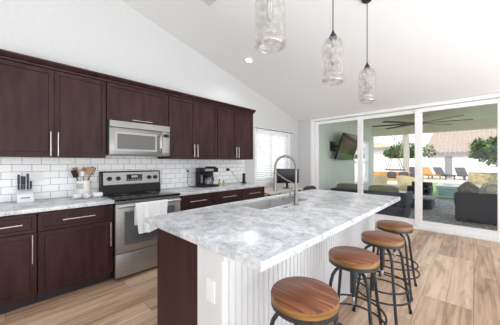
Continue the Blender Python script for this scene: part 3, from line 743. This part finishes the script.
def wall_plate(y, z, label, two=False):
    wd = .058 if two else .036
    t = thing('wall_outlet', label, 'outlet', (WX+.0142, y, z), 0, 'outlets on the tiled backsplash')
    b = BM(); bx(b, 0, .006, -wd, wd, -.058, .058, .002, 2); obj('cover_plate', b, 'whiteplastic', t)
    for yy in ((-.023, .023) if two else (0,)):
        for zz in (-.02, .02):
            b = BM(); bx(b, .0061, .0076, yy-.016, yy+.016, zz-.0155, zz+.0155, .0006); obj('socket', b, 'ceramic', t)
wall_plate(.245, 1.165, 'white double outlet plate on the tiles behind the knife block', True)
wall_plate(2.15, 1.165, 'white outlet plate on the tiles, feeding the coffee maker')
wall_plate(3.05, 1.165, 'white outlet plate on the tiles, feeding the cordless handset')

t = thing('coffee_maker', 'black drip coffee maker with glass jug on the counter under wall cabinets', 'coffee maker', (-3.34, 2.42, CT))
b = BM(); bx(b, -.11, .12, -.165, .155, .0, .035, .006, 2); obj('base', b, 'black', t, 40)
b = BM(); bx(b, -.11, -.03, -.165, .155, .0355, .25, .006, 2); tw = obj('water_tower', b, 'black', t, 40)
b = BM(); bx(b, -.0298, -.028, -.11, -.07, .06, .20); obj('level_window', b, 'steel', tw)
b = BM(); bx(b, -.11, .115, -.165, .155, .2505, .325, .010, 2); hd = obj('brew_head', b, 'black', t, 40)
b = BM(); bx(b, .1152, .118, -.12, .05, .268, .31, .001); obj('front_plate', b, 'steel', hd)
b = BM(); bx(b, -.08, .08, .01, .14, .3255, .345, .008, 2); obj('lid', b, 'black', hd, 40)
b = BM(); lathe(b, [(.055, .0365), (.066, .045), (.07, .09), (.062, .14), (.048, .165), (.05, .175)], 24, (.045, 0, 0)); jg = obj('jug', b, 'jug', t, 40)
b = BM(); tube(b, [(.045, .062, .16), (.045, .10, .155), (.045, .108, .11), (.045, .075, .07)], .008, 8); obj('jug_handle', b, 'black', jg, 50)
b = BM(); lathe(b, [(.051, .1755), (.051, .19), (.03, .196)], 20, (.045, 0, 0)); obj('jug_lid', b, 'black', jg, 40)
b = BM(); px_ = WX+.0142+3.34
bx(b, px_+.008, px_+.038, 2.135-2.42, 2.165-2.42, 1.172-CT, 1.20-CT, .004)
obj('plug', b, 'black', t)
b = BM(); tube(b, [(px_+.038, 2.15-2.42, 1.186-CT), (px_+.07, 2.14-2.42, 1.17-CT), (px_+.075, 2.12-2.42, 1.08-CT), (px_+.07, 2.11-2.42, .99-CT), (px_+.09, 2.14-2.42, .935-CT), (px_+.10, 2.20-2.42, .921-CT), (px_+.11, 2.28-2.42, .922-CT)], .004, 6); obj('power_cord', b, 'black', t, 60)
for (x, y, hh, mt, cp_, lb) in ((-3.30, 2.655, .085, 'cork', 'redcap', 'small amber bottle with red cap beside the coffee maker'), (-3.27, 2.73, .105, 'cork', 'whiteplastic', 'small amber bottle with white cap between coffee maker and handset')):
    t = thing('spice_bottle', lb, 'bottle', (x, y, CT), 0, 'small bottles by the coffee maker')
    b = BM(); lathe(b, [(.018, 0), (.021, .003), (.021, hh*.62), (.010, hh*.8), (.010, hh)], 16); obj('body', b, mt, t, 40)
    b = BM(); lathe(b, [(.012, hh+.0003), (.012, hh+.035), (.010, hh+.037)], 14); obj('cap', b, cp_, t, 40)
t = thing('cordless_handset', 'black cordless handset upright in its charger at the end of the counter', 'phone', (-3.34, 3.315, CT), -.3)
b = BM(); bx(b, -.035, .035, -.038, .038, 0, .03, .008, 2); obj('charger', b, 'black', t, 40)
b = BM(); bx(b, -.018, .018, -.029, .029, .0305, .20, .009, 2); obj('handset', b, 'black', t, 40)
b = BM(); c_ = Matrix.Rotation(.3, 4, 'Z')
loc2 = lambda p: tuple(c_@Vector((p[0]+3.34, p[1]-3.315, p[2]-CT)))
tube(b, [loc2(p) for p in ((WX+.05, 3.05, 1.19), (WX+.08, 3.10, 1.17), (WX+.10, 3.18, 1.06), (WX+.13, 3.26, .95), (WX+.18, 3.30, .925))], .0028, 6); obj('power_cord', b, 'black', t, 60)
b = BM(); bx(b, WX+.0225, WX+.062, 3.02, 3.08, 1.165, 1.215, .006); 
for v in b.verts: v.co = Vector(loc2(v.co))
obj('plug', b, 'black', t)

# ================================================================== DESK CORNER
t = thing('writing_desk', 'pale desk under the blinded window past the last cabinet', 'desk', (-3.16, 4.15, 0))
b = BM(); bx(b, -.34, .31, -.62, .60, .705, .74, .008, 3); obj('desktop', b, 'desk', t, 40)
for sx in (-.30, .26):
    for sy in (-.56, .54):
        b = BM(); bx(b, sx-.022, sx+.022, sy-.022, sy+.022, .001, .7045, .003); obj('leg', b, 'gun', t)
t = thing('computer_monitor', 'black computer monitor on the pale desk by the blinds', 'monitor', (-3.10, 4.48, .7402), math.radians(-22))
b = BM(); bx(b, -.10, .10, -.075, .075, 0, .012, .004); obj('foot', b, 'black', t)
b = BM(); bx(b, -.025, .025, .015, .035, .0125, .20, .003); obj('stand', b, 'black', t)
b = BM(); bx(b, -.265, .265, -.012, .014, .115, .445, .004); pn = obj('panel', b, 'black', t)
b = BM(); bx(b, -.255, .255, -.0135, -.0122, .128, .435); obj('screen', b, 'screen', pn)
t.rotation_euler = (0, 0, math.radians(40))
t = thing('desk_chair', 'dark fabric office chair pushed to the pale desk', 'chair', (-2.62, 4.28, 0), math.radians(80))
b = BM(); puff(b, 0, 0, .47, .235, .23, .04); obj('seat', b, 'mesh', t, 50)
b = BM(); puff(b, 0, -.24, .70, .20, .032, .16); obj('backrest', b, 'mesh', t, 50)
b = BM(); tube(b, [(0, -.06, .43), (0, -.25, .45), (0, -.27, .60)], .018, 8); obj('back_bracket', b, 'black', t, 50)
b = BM(); cyl(b, (0, 0, .09), (0, 0, .43), .026, 14); obj('gas_post', b, 'black', t, 40)
for k in range(5):
    a = 2*PI*k/5+.3; b = BM(); tube(b, [(0, 0, .10), (.25*math.cos(a), .25*math.sin(a), .07)], [.026, .015], 8); lg = obj('leg', b, 'black', t, 40)
    b = BM(); cyl(b, (.25*math.cos(a)-.02*math.sin(a), .25*math.sin(a)+.02*math.cos(a), .029), (.25*math.cos(a)+.02*math.sin(a), .25*math.sin(a)-.02*math.cos(a), .029), .028, 14); obj('caster', b, 'black', lg, 40)

# ================================================================== CEILING FITTINGS
ca = math.atan(SL)
def ceil_thing(name, label, cat, x, y, group=None):
    t = thing(name, label, cat, (x, y, cz(y)-.001), 0, group); t.rotation_euler = (-ca, 0, 0); return t
t = ceil_thing('recessed_light', 'round white recessed light glowing in the sloped ceiling', 'ceiling light', -2.88, 2.99)
b = BM(); lathe(b, [(.085, 0), (.085, -.006), (.052, -.010), (.050, -.001)], 32, capt=False, capb=False); obj('trim_ring', b, 'whiteplastic', t, 40)
b = BM(); lathe(b, [(.050, -.002), (.048, -.006), (.03, -.008)], 28); obj('lens', b, 'lamp', t, 40)
ld = bpy.data.lights.new('recessed_lamp', 'SPOT'); lo = bpy.data.objects.new('recessed_lamp', ld); COL.objects.link(lo)
ld.energy = 28; ld.spot_size = math.radians(150); ld.spot_blend = .8; ld.shadow_soft_size = .1; ld.color = (1, .97, .93)
lo.location = (-2.88, 2.99, cz(2.99)-.03)
t = ceil_thing('ceiling_vent', 'white slotted air vent high in the sloped ceiling', 'vent', -2.40, 1.78)
b = BM(); bx(b, -.16, .16, -.11, .11, -.010, 0, .003); fr = obj('frame', b, 'whiteplastic', t)
b = BM()
for i in range(8): bx(b, -.14, .14, -.092+i*.024, -.082+i*.024, -.0125, -.0102)
obj('slots', b, 'greyprint', t)

def pendant(x, y, label):
    zb = 2.005; zt = 2.40; top = cz(y)-zb
    t = thing('pendant_lamp', label, 'pendant light', (x, y, zb), 0, 'glass jar pendants over the island')
    b = BM(); lathe(b, [(.008, top-.04), (.045, top-.034), (.058, top-.018), (.060, top-.001+.0)], 24); cn = obj('canopy', b, 'gun', t, 40)
    b = BM(); cyl(b, (0, 0, .455), (0, 0, top-.041), .0045, 8); obj('cord', b, 'gun', t, 40)
    b = BM(); lathe(b, [(.030, .382), (.033, .39), (.030, .405), (.018, .425), (.009, .445), (.007, .4545)], 20); obj('socket_cap', b, 'gun', t, 40)
    b = BM()
    prof = [(.030, .392), (.050, .384), (.070, .366), (.084, .335), (.0875, .30), (.0885, .20), (.0885, .10), (.0885, .068), (.085, .058), (.083, .052), (.087, .046), (.0935, .040), (.094, .03), (.092, .014), (.084, .004), (.070, 0)]
    lathe(b, prof, 40, capb=False, capt=False)
    inner = [(.066, .006), (.078, .012), (.083, .03), (.080, .046), (.0835, .06), (.0845, .10), (.0845, .20), (.0835, .30), (.080, .333), (.066, .362), (.047, .379), (.030, .387)]
    lathe(b, inner, 40, capb=False, capt=False)
    lathe(b, [(.070, 0), (.066, .006)], 40, capb=False, capt=False)
    sh = obj('glass_shade', b, 'shade', t, 50)
    b = BM(); lathe(b, [(.013, .381), (.013, .33), (.011, .325)], 14); obj('bulb_base', b, 'nickel', t, 40)
    b = BM(); lathe(b, [(.011, .3245), (.016, .30), (.020, .26), (.020, .19), (.014, .165), (.003, .158)], 18); bl = obj('bulb', b, 'jug', t, 50)
    b = BM()
    for s in (-1, 1): tube(b, [(s*.006, 0, .31), (s*.009, 0, .25), (s*.007, 0, .19)], .0012, 5)
    obj('filament', b, 'filament', bl)
    return t
pendant(-.87, 1.082, 'clear glass jar pendant nearest the outlet end of the island')
pendant(-.87, 1.938, 'clear glass jar pendant hanging in the middle of the three')
pendant(-.87, 2.825, 'clear glass jar pendant nearest the sliding glass door')

# ================================================================== PATIO
b = BM(); bx(b, -9, 9, WY+.125, 11.25, -.15, -.02); struct('patio_floor', b, 'slate')
b = BM(); bx(b, -30, 30, 11.251, 60, -.2, -.02); struct('yard_ground', b, 'paving')
PW = -3.17
b = BM()
bx(b, PW-.2, PW, WY+.125, 8.9, -.02, 2.75); bx(b, PW-.2, PW, 10.6, 11.2, -.02, 2.75); bx(b, PW-.2, PW, 8.9, 10.6, 2.2, 2.75); bx(b, PW-.2, PW, 8.9, 10.6, -.02, .5)
struct('patio_wall', b, 'patiowall')
d = bpy.data.objects.new('window_2', None); COL.objects.link(d); d['kind'] = 'structure'
b = BM()
for (y0, y1, z0, z1) in ((8.9, 8.97, .5, 2.2), (10.53, 10.6, .5, 2.2), (8.97, 10.53, 2.13, 2.2), (8.97, 10.53, .5, .57), (8.97, 10.53, 1.32, 1.37)): bx(b, PW-.14, PW-.02, y0, y1, z0, z1)
fr = obj('frame', b, 'trim', d)
b = BM(); bx(b, PW-.10, PW-.09, 8.95, 10.55, .55, 2.15); obj('glass', b, 'pane', fr)
b = BM(); bx(b, PW-.2, 2.6, WY+.125, 11.35, 2.751, 2.95); struct('patio_ceiling', b, 'soffit')
b = BM(); bx(b, PW-.2, 2.6, 11.0, 11.25, 2.46, 2.75); struct('patio_beam', b, 'soffit')
# television on its wall arm
t = thing('wall_television', 'dark television tilted forward on a patio wall bracket', 'television', (PW, 7.0, 1.83))
b = BM(); bx(b, .001, .03, -.17, .17, -.15, .15, .004); obj('wall_plate', b, 'black', t)
b = BM(); tube(b, [(.03, -.02, 0), (.15, .20, 0), (.255, .45, .0)], .028, 8); obj('arm', b, 'black', t)
b = BM(); bx(b, -.02, .025, -.70, .70, -.41, .41, .008, 2)
rot = Matrix.Translation((.30, .50, -.015))@Matrix.Rotation(math.radians(18), 4, 'Y')
bmesh.ops.transform(b, matrix=rot, verts=b.verts); cs = obj('casing', b, 'black', t)
b = BM(); bx(b, .0255, .028, -.685, .685, -.39, .395)
bmesh.ops.transform(b, matrix=rot, verts=b.verts); obj('screen', b, 'tvgloss', cs)
# ceiling fan
t = thing('ceiling_fan', 'large dark eight-blade fan under the patio ceiling', 'ceiling fan', (-1.23, 8.7, 2.50))
b = BM(); lathe(b, [(.05, .2485), (.05, .22), (.018, .20), (.018, .10), (.07, .09), (.12, .07), (.13, .0), (.10, -.03), (.04, -.04)], 28); obj('motor', b, 'fan', t, 40)
for k in range(8):
    a = 2*PI*k/8+.20; b = BM()
    bx(b, .11, 1.24, -.06, .06, .022, .036, .003)
    bmesh.ops.transform(b, matrix=Matrix.Rotation(a, 4, 'Z')@Matrix.Rotation(.2, 4, 'X'), verts=b.verts); obj('blade', b, 'fan', t)
# sofa with its back to the glass
Z0 = -.0195
t = thing('outdoor_sofa', 'charcoal wicker outdoor sofa standing outside behind the island', 'sofa', (-1.97, 6.62, Z0), math.radians(2))
b = BM(); bx(b, -.84, .84, -.40, .40, .04, .34, .01); obj('base', b, 'wicker', t)
b = BM(); bx(b, -.84, .84, -.42, -.33, .345, .655, .015, 2); obj('backrest', b, 'wicker', t, 40)
for s in (-1, 1):
    b = BM(); bx(b, s*.805-.045+s*.04, s*.805+.045+s*.04, -.43, .41, .345, .64, .015, 2); obj('armrest', b, 'wicker', t, 40)
    for y in (-.36, .36): 
        b = BM(); bx(b, s*.78-.03, s*.78+.03, y-.03, y+.03, 0, .0395); obj('foot', b, 'black', t)
for x in (-.40, .40):
    b = BM(); puff(b, x, .07, .43, .385, .33, .08); obj('seat_cushion', b, 'olive', t, 50)
for (x, lb) in ((-.45, 'olive cushion on the outdoor sofa at the television end'), (.37, 'olive cushion on the outdoor sofa at the hanging tray end')):
    b = BM(); puff(b, 0, 0, .0, .33, .07, .13, e=.4)
    o = obj('back_cushion', b, 'olive', None, 50, (-1.97+x, 6.40, Z0+.655), (math.radians(6), 0, math.radians(2))); tag(o, lb, 'cushion', 'olive cushions on the outdoor sofa')
# armchair seen from behind
t = thing('outdoor_armchair', 'charcoal wicker armchair seen from behind, just outside the glass', 'armchair', (.16, 7.62, Z0), math.radians(4))
b = BM(); bx(b, -.50, .50, -.42, -.33, .04, .665, .015, 2); obj('backrest', b, 'wicker', t, 40)
b = BM(); bx(b, -.45, .45, -.329, .40, .05, .34, .01); obj('base', b, 'wicker', t)
for s in (-1, 1):
    b = BM(); bx(b, s*.455-.045, s*.455+.045, -.325, .41, .341, .56, .012, 2); obj('armrest', b, 'wicker', t, 40)
    b = BM(); bx(b, s*.44-.03, s*.44+.03, .33, .39, 0, .049); obj('foot', b, 'black', t)
    b = BM(); bx(b, s*.44-.03, s*.44+.03, -.40, -.34, 0, .039); obj('foot', b, 'black', t)
b = BM(); puff(b, 0, .04, .42, .40, .34, .075); obj('seat_cushion', b, 'greycush', t, 50)
b = BM(); puff(b, 0, 0, 0, .165, .06, .165, e=.5); tag(obj('throw_pillow', b, 'greycush', None, 50, (-.09, 7.43, Z0+.72), (math.radians(-4), math.radians(42), 0)), 'mottled grey throw pillow on the charcoal armchair', 'pillow', 'pillows on the armchair')
b = BM(); lathe(b, [(.02, -.06), (.12, -.055), (.175, -.03), (.19, 0), (.175, .03), (.12, .055), (.02, .06)], 30); bmesh.ops.transform(b, matrix=Matrix.Rotation(PI/2, 4, 'X'), verts=b.verts)
o = obj('round_pillow', b, 'creamcush', None, 50, (.30, 7.43, Z0+.735), (math.radians(-6), 0, 0)); tag(o, 'round cream pillow on the charcoal armchair', 'pillow', 'pillows on the armchair')
b = BM(); tube(b, [(.12*math.cos(q*PI/12), -.0565, .12*math.sin(q*PI/12)) for q in range(24)], .006, 6, closed=True); obj('piping', b, 'greycush', o, 50)
# low table and second armchair
t = thing('low_patio_table', 'low charcoal wicker table with grey top on the patio', 'table', (-1.28, 8.72, Z0))
b = BM(); bx(b, -.42, .42, -.38, .38, 0, .28, .01); obj('base', b, 'wicker', t)
b = BM(); bx(b, -.44, .44, -.40, .40, .2805, .325, .006); obj('tabletop', b, 'slate', t)
t = thing('outdoor_armchair', 'charcoal wicker armchair across the low patio table', 'armchair', (-1.33, 9.9, Z0))
b = BM(); bx(b, -.30, .30, -.36, .36, .04, .34, .01); obj('base', b, 'wicker', t)
b = BM(); bx(b, -.30, .30, .29, .38, .3405, .66, .015, 2); obj('backrest', b, 'wicker', t, 40)
for s in (-1, 1):
    b = BM(); bx(b, s*.28-.045, s*.28+.045, -.36, .285, .3405, .54, .012, 2); obj('armrest', b, 'wicker', t, 40)
    for y in (-.30, .30): 
        b = BM(); bx(b, s*.25-.03, s*.25+.03, y-.03, y+.03, 0, .0395); obj('foot', b, 'black', t)
b = BM(); puff(b, 0, -.04, .41, .225, .30, .07); obj('seat_cushion', b, 'charcoal', t, 50)

# ================================================================== YARD
b = BM(); bx(b, -1.9, 7, 11.3, 19.5, -.0195, .012); o = obj('lawn', b, 'turf'); o['kind'] = 'stuff'; tag(o, 'strip of bright green lawn past the patio', 'lawn')
t = thing('raised_spa', 'white-edged turquoise spa standing on the lawn', 'pool', (-.20, 12.2, .0125))
b = BM(); bx(b, -.84, 1.1, -.85, .6, 0, .40, .01); obj('body', b, 'stucco', t)
b = BM(); bx(b, -.76, 1.02, -.862, -.8505, .06, .35); obj('tile_band', b, 'pool', t)
b = BM(); 
for (x0, x1, y0, y1) in ((-.88, 1.14, -.89, -.72), (-.88, 1.14, .47, .64), (-.88, -.72, -.719, .469), (.98, 1.14, -.719, .469)): bx(b, x0, x1, y0, y1, .4005, .44, .008)
obj('coping', b, 'stucco', t)
b = BM(); bx(b, -.719, .979, -.719, .469, .4006, .425); obj('water', b, 'pool', t)
# stone planter with a citrus tree
b = BM(); bx(b, -.2, 6, 15.6, 17.6, .0125, .80, .03); tag(obj('stone_planter', b, 'stone'), 'raised tan stone planter under the leafy tree', 'planter')
def crown(name, mat, parent, c, rx, ry, rz, n, size, seed):
    r = random.Random(seed); b = BM()
    lobes = [(Vector((r.uniform(-.6, .6)*rx, r.uniform(-.6, .6)*ry, r.uniform(-.55, .6)*rz)), r.uniform(.38, .6)) for _ in range(9)]
    for _ in range(n):
        lc, lr = r.choice(lobes)
        v = Vector((r.gauss(0, 1), r.gauss(0, 1), r.gauss(0, 1))).normalized()*(r.uniform(.45, 1)**.5)
        p = Vector(c)+lc+Vector((v.x*rx*lr, v.y*ry*lr, v.z*rz*lr))
        d = Vector((r.gauss(0, 1), r.gauss(0, 1), r.gauss(0, .8)-.2)).normalized(); u, w_ = orth(d); s = size*r.uniform(.6, 1.3)
        q = [b.verts.new(p), b.verts.new(p+d*s*.5+u*s*.27+w_*s*.08), b.verts.new(p+d*s), b.verts.new(p+d*s*.5-u*s*.27+w_*s*.08)]
        b.faces.new(q)
    return obj(name, b, mat, parent)
def tree(name, label, cat, loc, h, rx, rz, mat, n, size, seed, group=None):
    t = thing(name, label, cat, loc, 0, group)
    b = BM(); tube(b, [(0, 0, 0), (.05, .02, h*.3), (-.03, .05, h*.6), (.05, 0, h*.85)], [.09, .075, .06, .03], 8)
    for k in range(5):
        a = k*1.26; tube(b, [(0, .03, h*.45), (rx*.35*math.cos(a), rx*.35*math.sin(a), h*.7), (rx*.6*math.cos(a), rx*.6*math.sin(a), h*.85)], [.04, .025, .012], 6)
    obj('trunk', b, 'twig', t, 60)
    crown('foliage', mat, t, (0, 0, h), rx, rx, rz, n, size, seed)
    return t
tree('leafy_tree', 'leafy green tree growing in the tan stone planter', 'tree', (.95, 16.4, .8005), 1.04, 1.4, .58, 'leaf', 3800, .24, 3)
# fence
b = BM(); bx(b, -24, 10, 26.6, 26.8, -.02, 1.72); struct('yard_fence', b, 'stucco', label='white block wall at the end of the yard')
for i, x in enumerate((-1.55, -6.5)):
    b = BM(); bx(b, x-.22, x+.22, 26.42, 26.599, -.02, 1.82, .01); bx(b, x-.27, x+.27, 26.38, 26.599, 1.8205, 1.88)
    tag(obj('fence_pier', b, 'fascia' if i == 0 else 'stucco'), ['grey pier against the white block wall behind the loungers', 'white pier against the block wall behind the hanging tray'][i], 'pier', 'piers of the block wall')
# loungers
def lounger(loc, rz, cush, label):
    t = thing('sun_lounger', label, 'sun lounger', loc, rz, 'loungers by the far wall')
    b = BM()
    for s in (-1, 1): bx(b, s*.30-.03, s*.30+.03, -1.0, .95, .24, .30)
    obj('frame', b, 'teak' if cush == 'orange' else 'gun', t)
    for sx in (-1, 1):
        for y in (-.9, .8):
            b = BM(); bx(b, sx*.30-.03, sx*.30+.03, y-.03, y+.03, 0, .2395); obj('leg', b, 'teak' if cush == 'orange' else 'gun', t)
    b = BM(); bx(b, -.33, .33, -1.0, .25, .301, .38, .02, 2); obj('seat_cushion', b, cush, t, 40)
    b = BM(); bx(b, -.33, .33, 0, .80, 0, .08, .02, 2); bmesh.ops.transform(b, matrix=Matrix.Translation((0, .26, .31))@Matrix.Rotation(math.radians(48), 4, 'X'), verts=b.verts); obj('back_cushion', b, cush, t, 40)
    return t
lounger((-2.65, 24.4, Z0), .55, 'orange', 'ochre cushioned lounger by the white block wall')
lounger((-1.85, 24.9, Z0), .6, 'charcoal', 'grey lounger between the ochre lounger and the grey pier')
lounger((-.55, 25.0, Z0), .4, 'charcoal', 'grey lounger on the planter side of the grey pier')
lounger((-4.1, 25.2, Z0), .2, 'charcoal', 'grey lounger on the palm side of the ochre lounger')
# rattan seats, teak bench, hanging tray
def tub(loc, rz, label):
    t = thing('rattan_chair', label, 'chair', loc, rz, 'round rattan chairs beyond the patio')
    b = BM(); lathe(b, [(.36, 0), (.42, .06), (.44, .22), (.42, .34)], 28); obj('base', b, 'rattan', t, 40)
    b = BM(); P = []
    for k in range(19):
        a = math.radians(-20+k*220/18); hh = .52+.20*math.sin((k/18)*PI)
        P.append([b.verts.new((r_*math.cos(a), r_*math.sin(a), z)) for r_, z in ((.43, .345), (.48, hh), (.41, hh), (.36, .345))])
    for p, q in zip(P, P[1:]):
        for i in range(4): b.faces.new((p[i], p[(i+1) % 4], q[(i+1) % 4], q[i]))
    b.faces.new(P[0]); b.faces.new(P[-1][::-1]); obj('backrest', b, 'rattan', t, 40)
    b = BM(); puff(b, 0, -.02, .40, .33, .30, .06); obj('cushion', b, 'creamcush', t, 50)
tub((-3.55, 13.1, Z0), math.radians(200), 'round cream rattan chair nearest the olive cushioned sofa')
tub((-2.35, 13.7, Z0), math.radians(160), 'round cream rattan chair below the hanging tray')
t = thing('teak_bench', 'honey teak bench beyond the rattan chairs', 'bench', (-3.3, 15.6, Z0))
b = BM(); bx(b, -1.3, 1.3, -.35, .35, .30, .42, .01); obj('seat', b, 'teak', t)
b = BM(); bx(b, -1.3, 1.3, .30, .36, .4205, .80, .01); obj('backrest', b, 'teak', t)
for sx in (-1, 1):
    for y in (-.30, .30): 
        b = BM(); bx(b, sx*1.24-.04, sx*1.24+.04, y-.04, y+.04, 0, .2995); obj('leg', b, 'teak', t)
for i, x in enumerate((-.55, .05, .6)):
    b = BM(); puff(b, 0, 0, 0, .24, .09, .2, e=.5); tag(obj('bench_pillow', b, 'charcoal', None, 50, (-3.3+x+.35, 15.72, Z0+.625), (math.radians(-12), 0, 0)), ['charcoal pillow at the television end of the teak bench', 'charcoal pillow in the middle of the teak bench', 'charcoal pillow at the lawn end of the teak bench'][i], 'pillow', 'pillows on the teak bench')
t = thing('hanging_tray', 'round wooden tray hanging by ropes from the patio beam', 'hanging tray', (-2.35, 11.12, 1.0))
b = BM(); lathe(b, [(.36, 0), (.38, .01), (.38, .05), (.36, .05), (.35, .02), (.01, .02)], 30, capt=False); obj('tray', b, 'teak', t, 40)
b = BM(); lathe(b, [(.02, .88), (.035, .90), (.02, .93)], 12); tube(b, [(0, 0, .92), (0, 0, 1.459)], .010, 6); obj('knot', b, 'rope', t)
for k in range(4):
    a = PI/4+k*PI/2; b = BM(); tube(b, [(.37*math.cos(a), .37*math.sin(a), .03), (.012*math.cos(a), .012*math.sin(a), .90)], .014, 6); obj('rope', b, 'rope', t)
# palms
def palm(loc, h, rt, label, seed, nf=16, lf=1.7):
    r = random.Random(seed); t = thing('palm_tree', label, 'palm tree', loc, r.uniform(0, 6))
    b = BM(); tube(b, [(.02*math.sin(k), 0, h*k/10) for k in range(11)], [rt*(1.15-.25*k/10+.05*(k % 2)) for k in range(11)], 12); obj('trunk', b, 'bark', t)
    for k in range(nf):
        a = 2*PI*k/nf+r.uniform(-.15, .15); el = r.uniform(-.9, .9); b = BM()
        pts = []
        for i in range(9):
            s = i/8; pts.append(Vector((math.cos(a)*lf*s*math.cos(el*.6), math.sin(a)*lf*s*math.cos(el*.6), h+lf*(s*math.sin(el)-.75*s*s))))
        tube(b, pts, [.022*(1-.8*i/8) for i in range(9)], 5)
        sd_ = Vector((-math.sin(a), math.cos(a), 0))
        for i in range(1, 8):
            for q in range(3):
                p = pts[i]+(pts[i+1]-pts[i])*(q/3); d = (pts[i+1]-pts[i]).normalized()
                for s in (-1, 1):
                    tip = p+(sd_*s*.8+d*.5-Vector((0, 0, .55))).normalized()*.42*(1-.5*i/8)
                    b.faces.new([b.verts.new(p-d*.02), b.verts.new(p+d*.02), b.verts.new(tip)])
        obj('frond', b, 'frond', t)
palm((-3.76, 21.4, Z0), 4.3, .19, 'thick grey palm rising in front of the bushes', 5)
tree('evergreen_bush', 'dark green bushy tree behind the palms, over the block wall', 'tree', (-5.2, 29.5, Z0), 2.3, 2.3, 1.35, 'leafdark', 3000, .36, 11)
tree('evergreen_bush', 'low dark green bush beyond the wall near the tan roofed house', 'tree', (-9.4, 28.9, Z0), 1.75, 1.4, .75, 'leafdark', 1600, .32, 12)
# neighbouring houses
def house(label, x0, x1, y0, y1, ze, zr, mat, hip, wallz):
    t = thing('neighbour_house', label, 'house', ((x0+x1)/2, (y0+y1)/2, -.02))
    cx, cy = (x0+x1)/2, (y0+y1)/2; a, c = (x1-x0)/2, (y1-y0)/2
    b = BM(); bx(b, -a+.5, a-.5, -c+.5, c-.5, 0, ze); obj('walls', b, 'stucco', t)
    b = BM(); lo = [b.verts.new(p) for p in ((-a, -c, ze+.03), (a, -c, ze+.03), (a, c, ze+.03), (-a, c, ze+.03))]
    hi = [b.verts.new((-a+hip, 0, zr)), b.verts.new((a-hip, 0, zr))]
    b.faces.new((lo[0], lo[1], hi[1], hi[0])); b.faces.new((lo[2], lo[3], hi[0], hi[1])); b.faces.new((lo[1], lo[2], hi[1])); b.faces.new((lo[3], lo[0], hi[0])); b.faces.new(lo[::-1])
    rf = obj('roof', b, mat, t)
    b = BM(); n = int(2*a/.45)     # ridged tile courses on the front slope
    for i in range(n):
        x = -a+.3+i*.45
        f0 = min(1, max(0, (x+a)/hip)) if hip else 1; f1 = min(1, max(0, (a-x)/hip)) if hip else 1; f_ = min(f0, f1)
        if f_ < .05: continue
        tube(b, [(x, -c, ze+.06), (x, -c+c*f_*.97, ze+.06+(zr-ze-.03)*f_*.97)], .10, 5)
    obj('tile_ridges', b, mat, rf)
    b = BM(); bx(b, -a, a, -c-.06, -c-.001, ze-.32, ze+.02); bx(b, -a-.06, -a-.001, -c-.06, c, ze-.32, ze+.02); obj('fascia', b, 'fascia', t)
house('house with ridged terracotta roof beyond the block wall', -4.9, 9, 38, 50, 2.55, 6.6, 'rooftile', 1.0, 2.3)
house('white house with low tan roof far beyond the patio wall', -20, -8.7, 38, 46, 3.55, 4.7, 'rooftan', 2.5, 3.5)
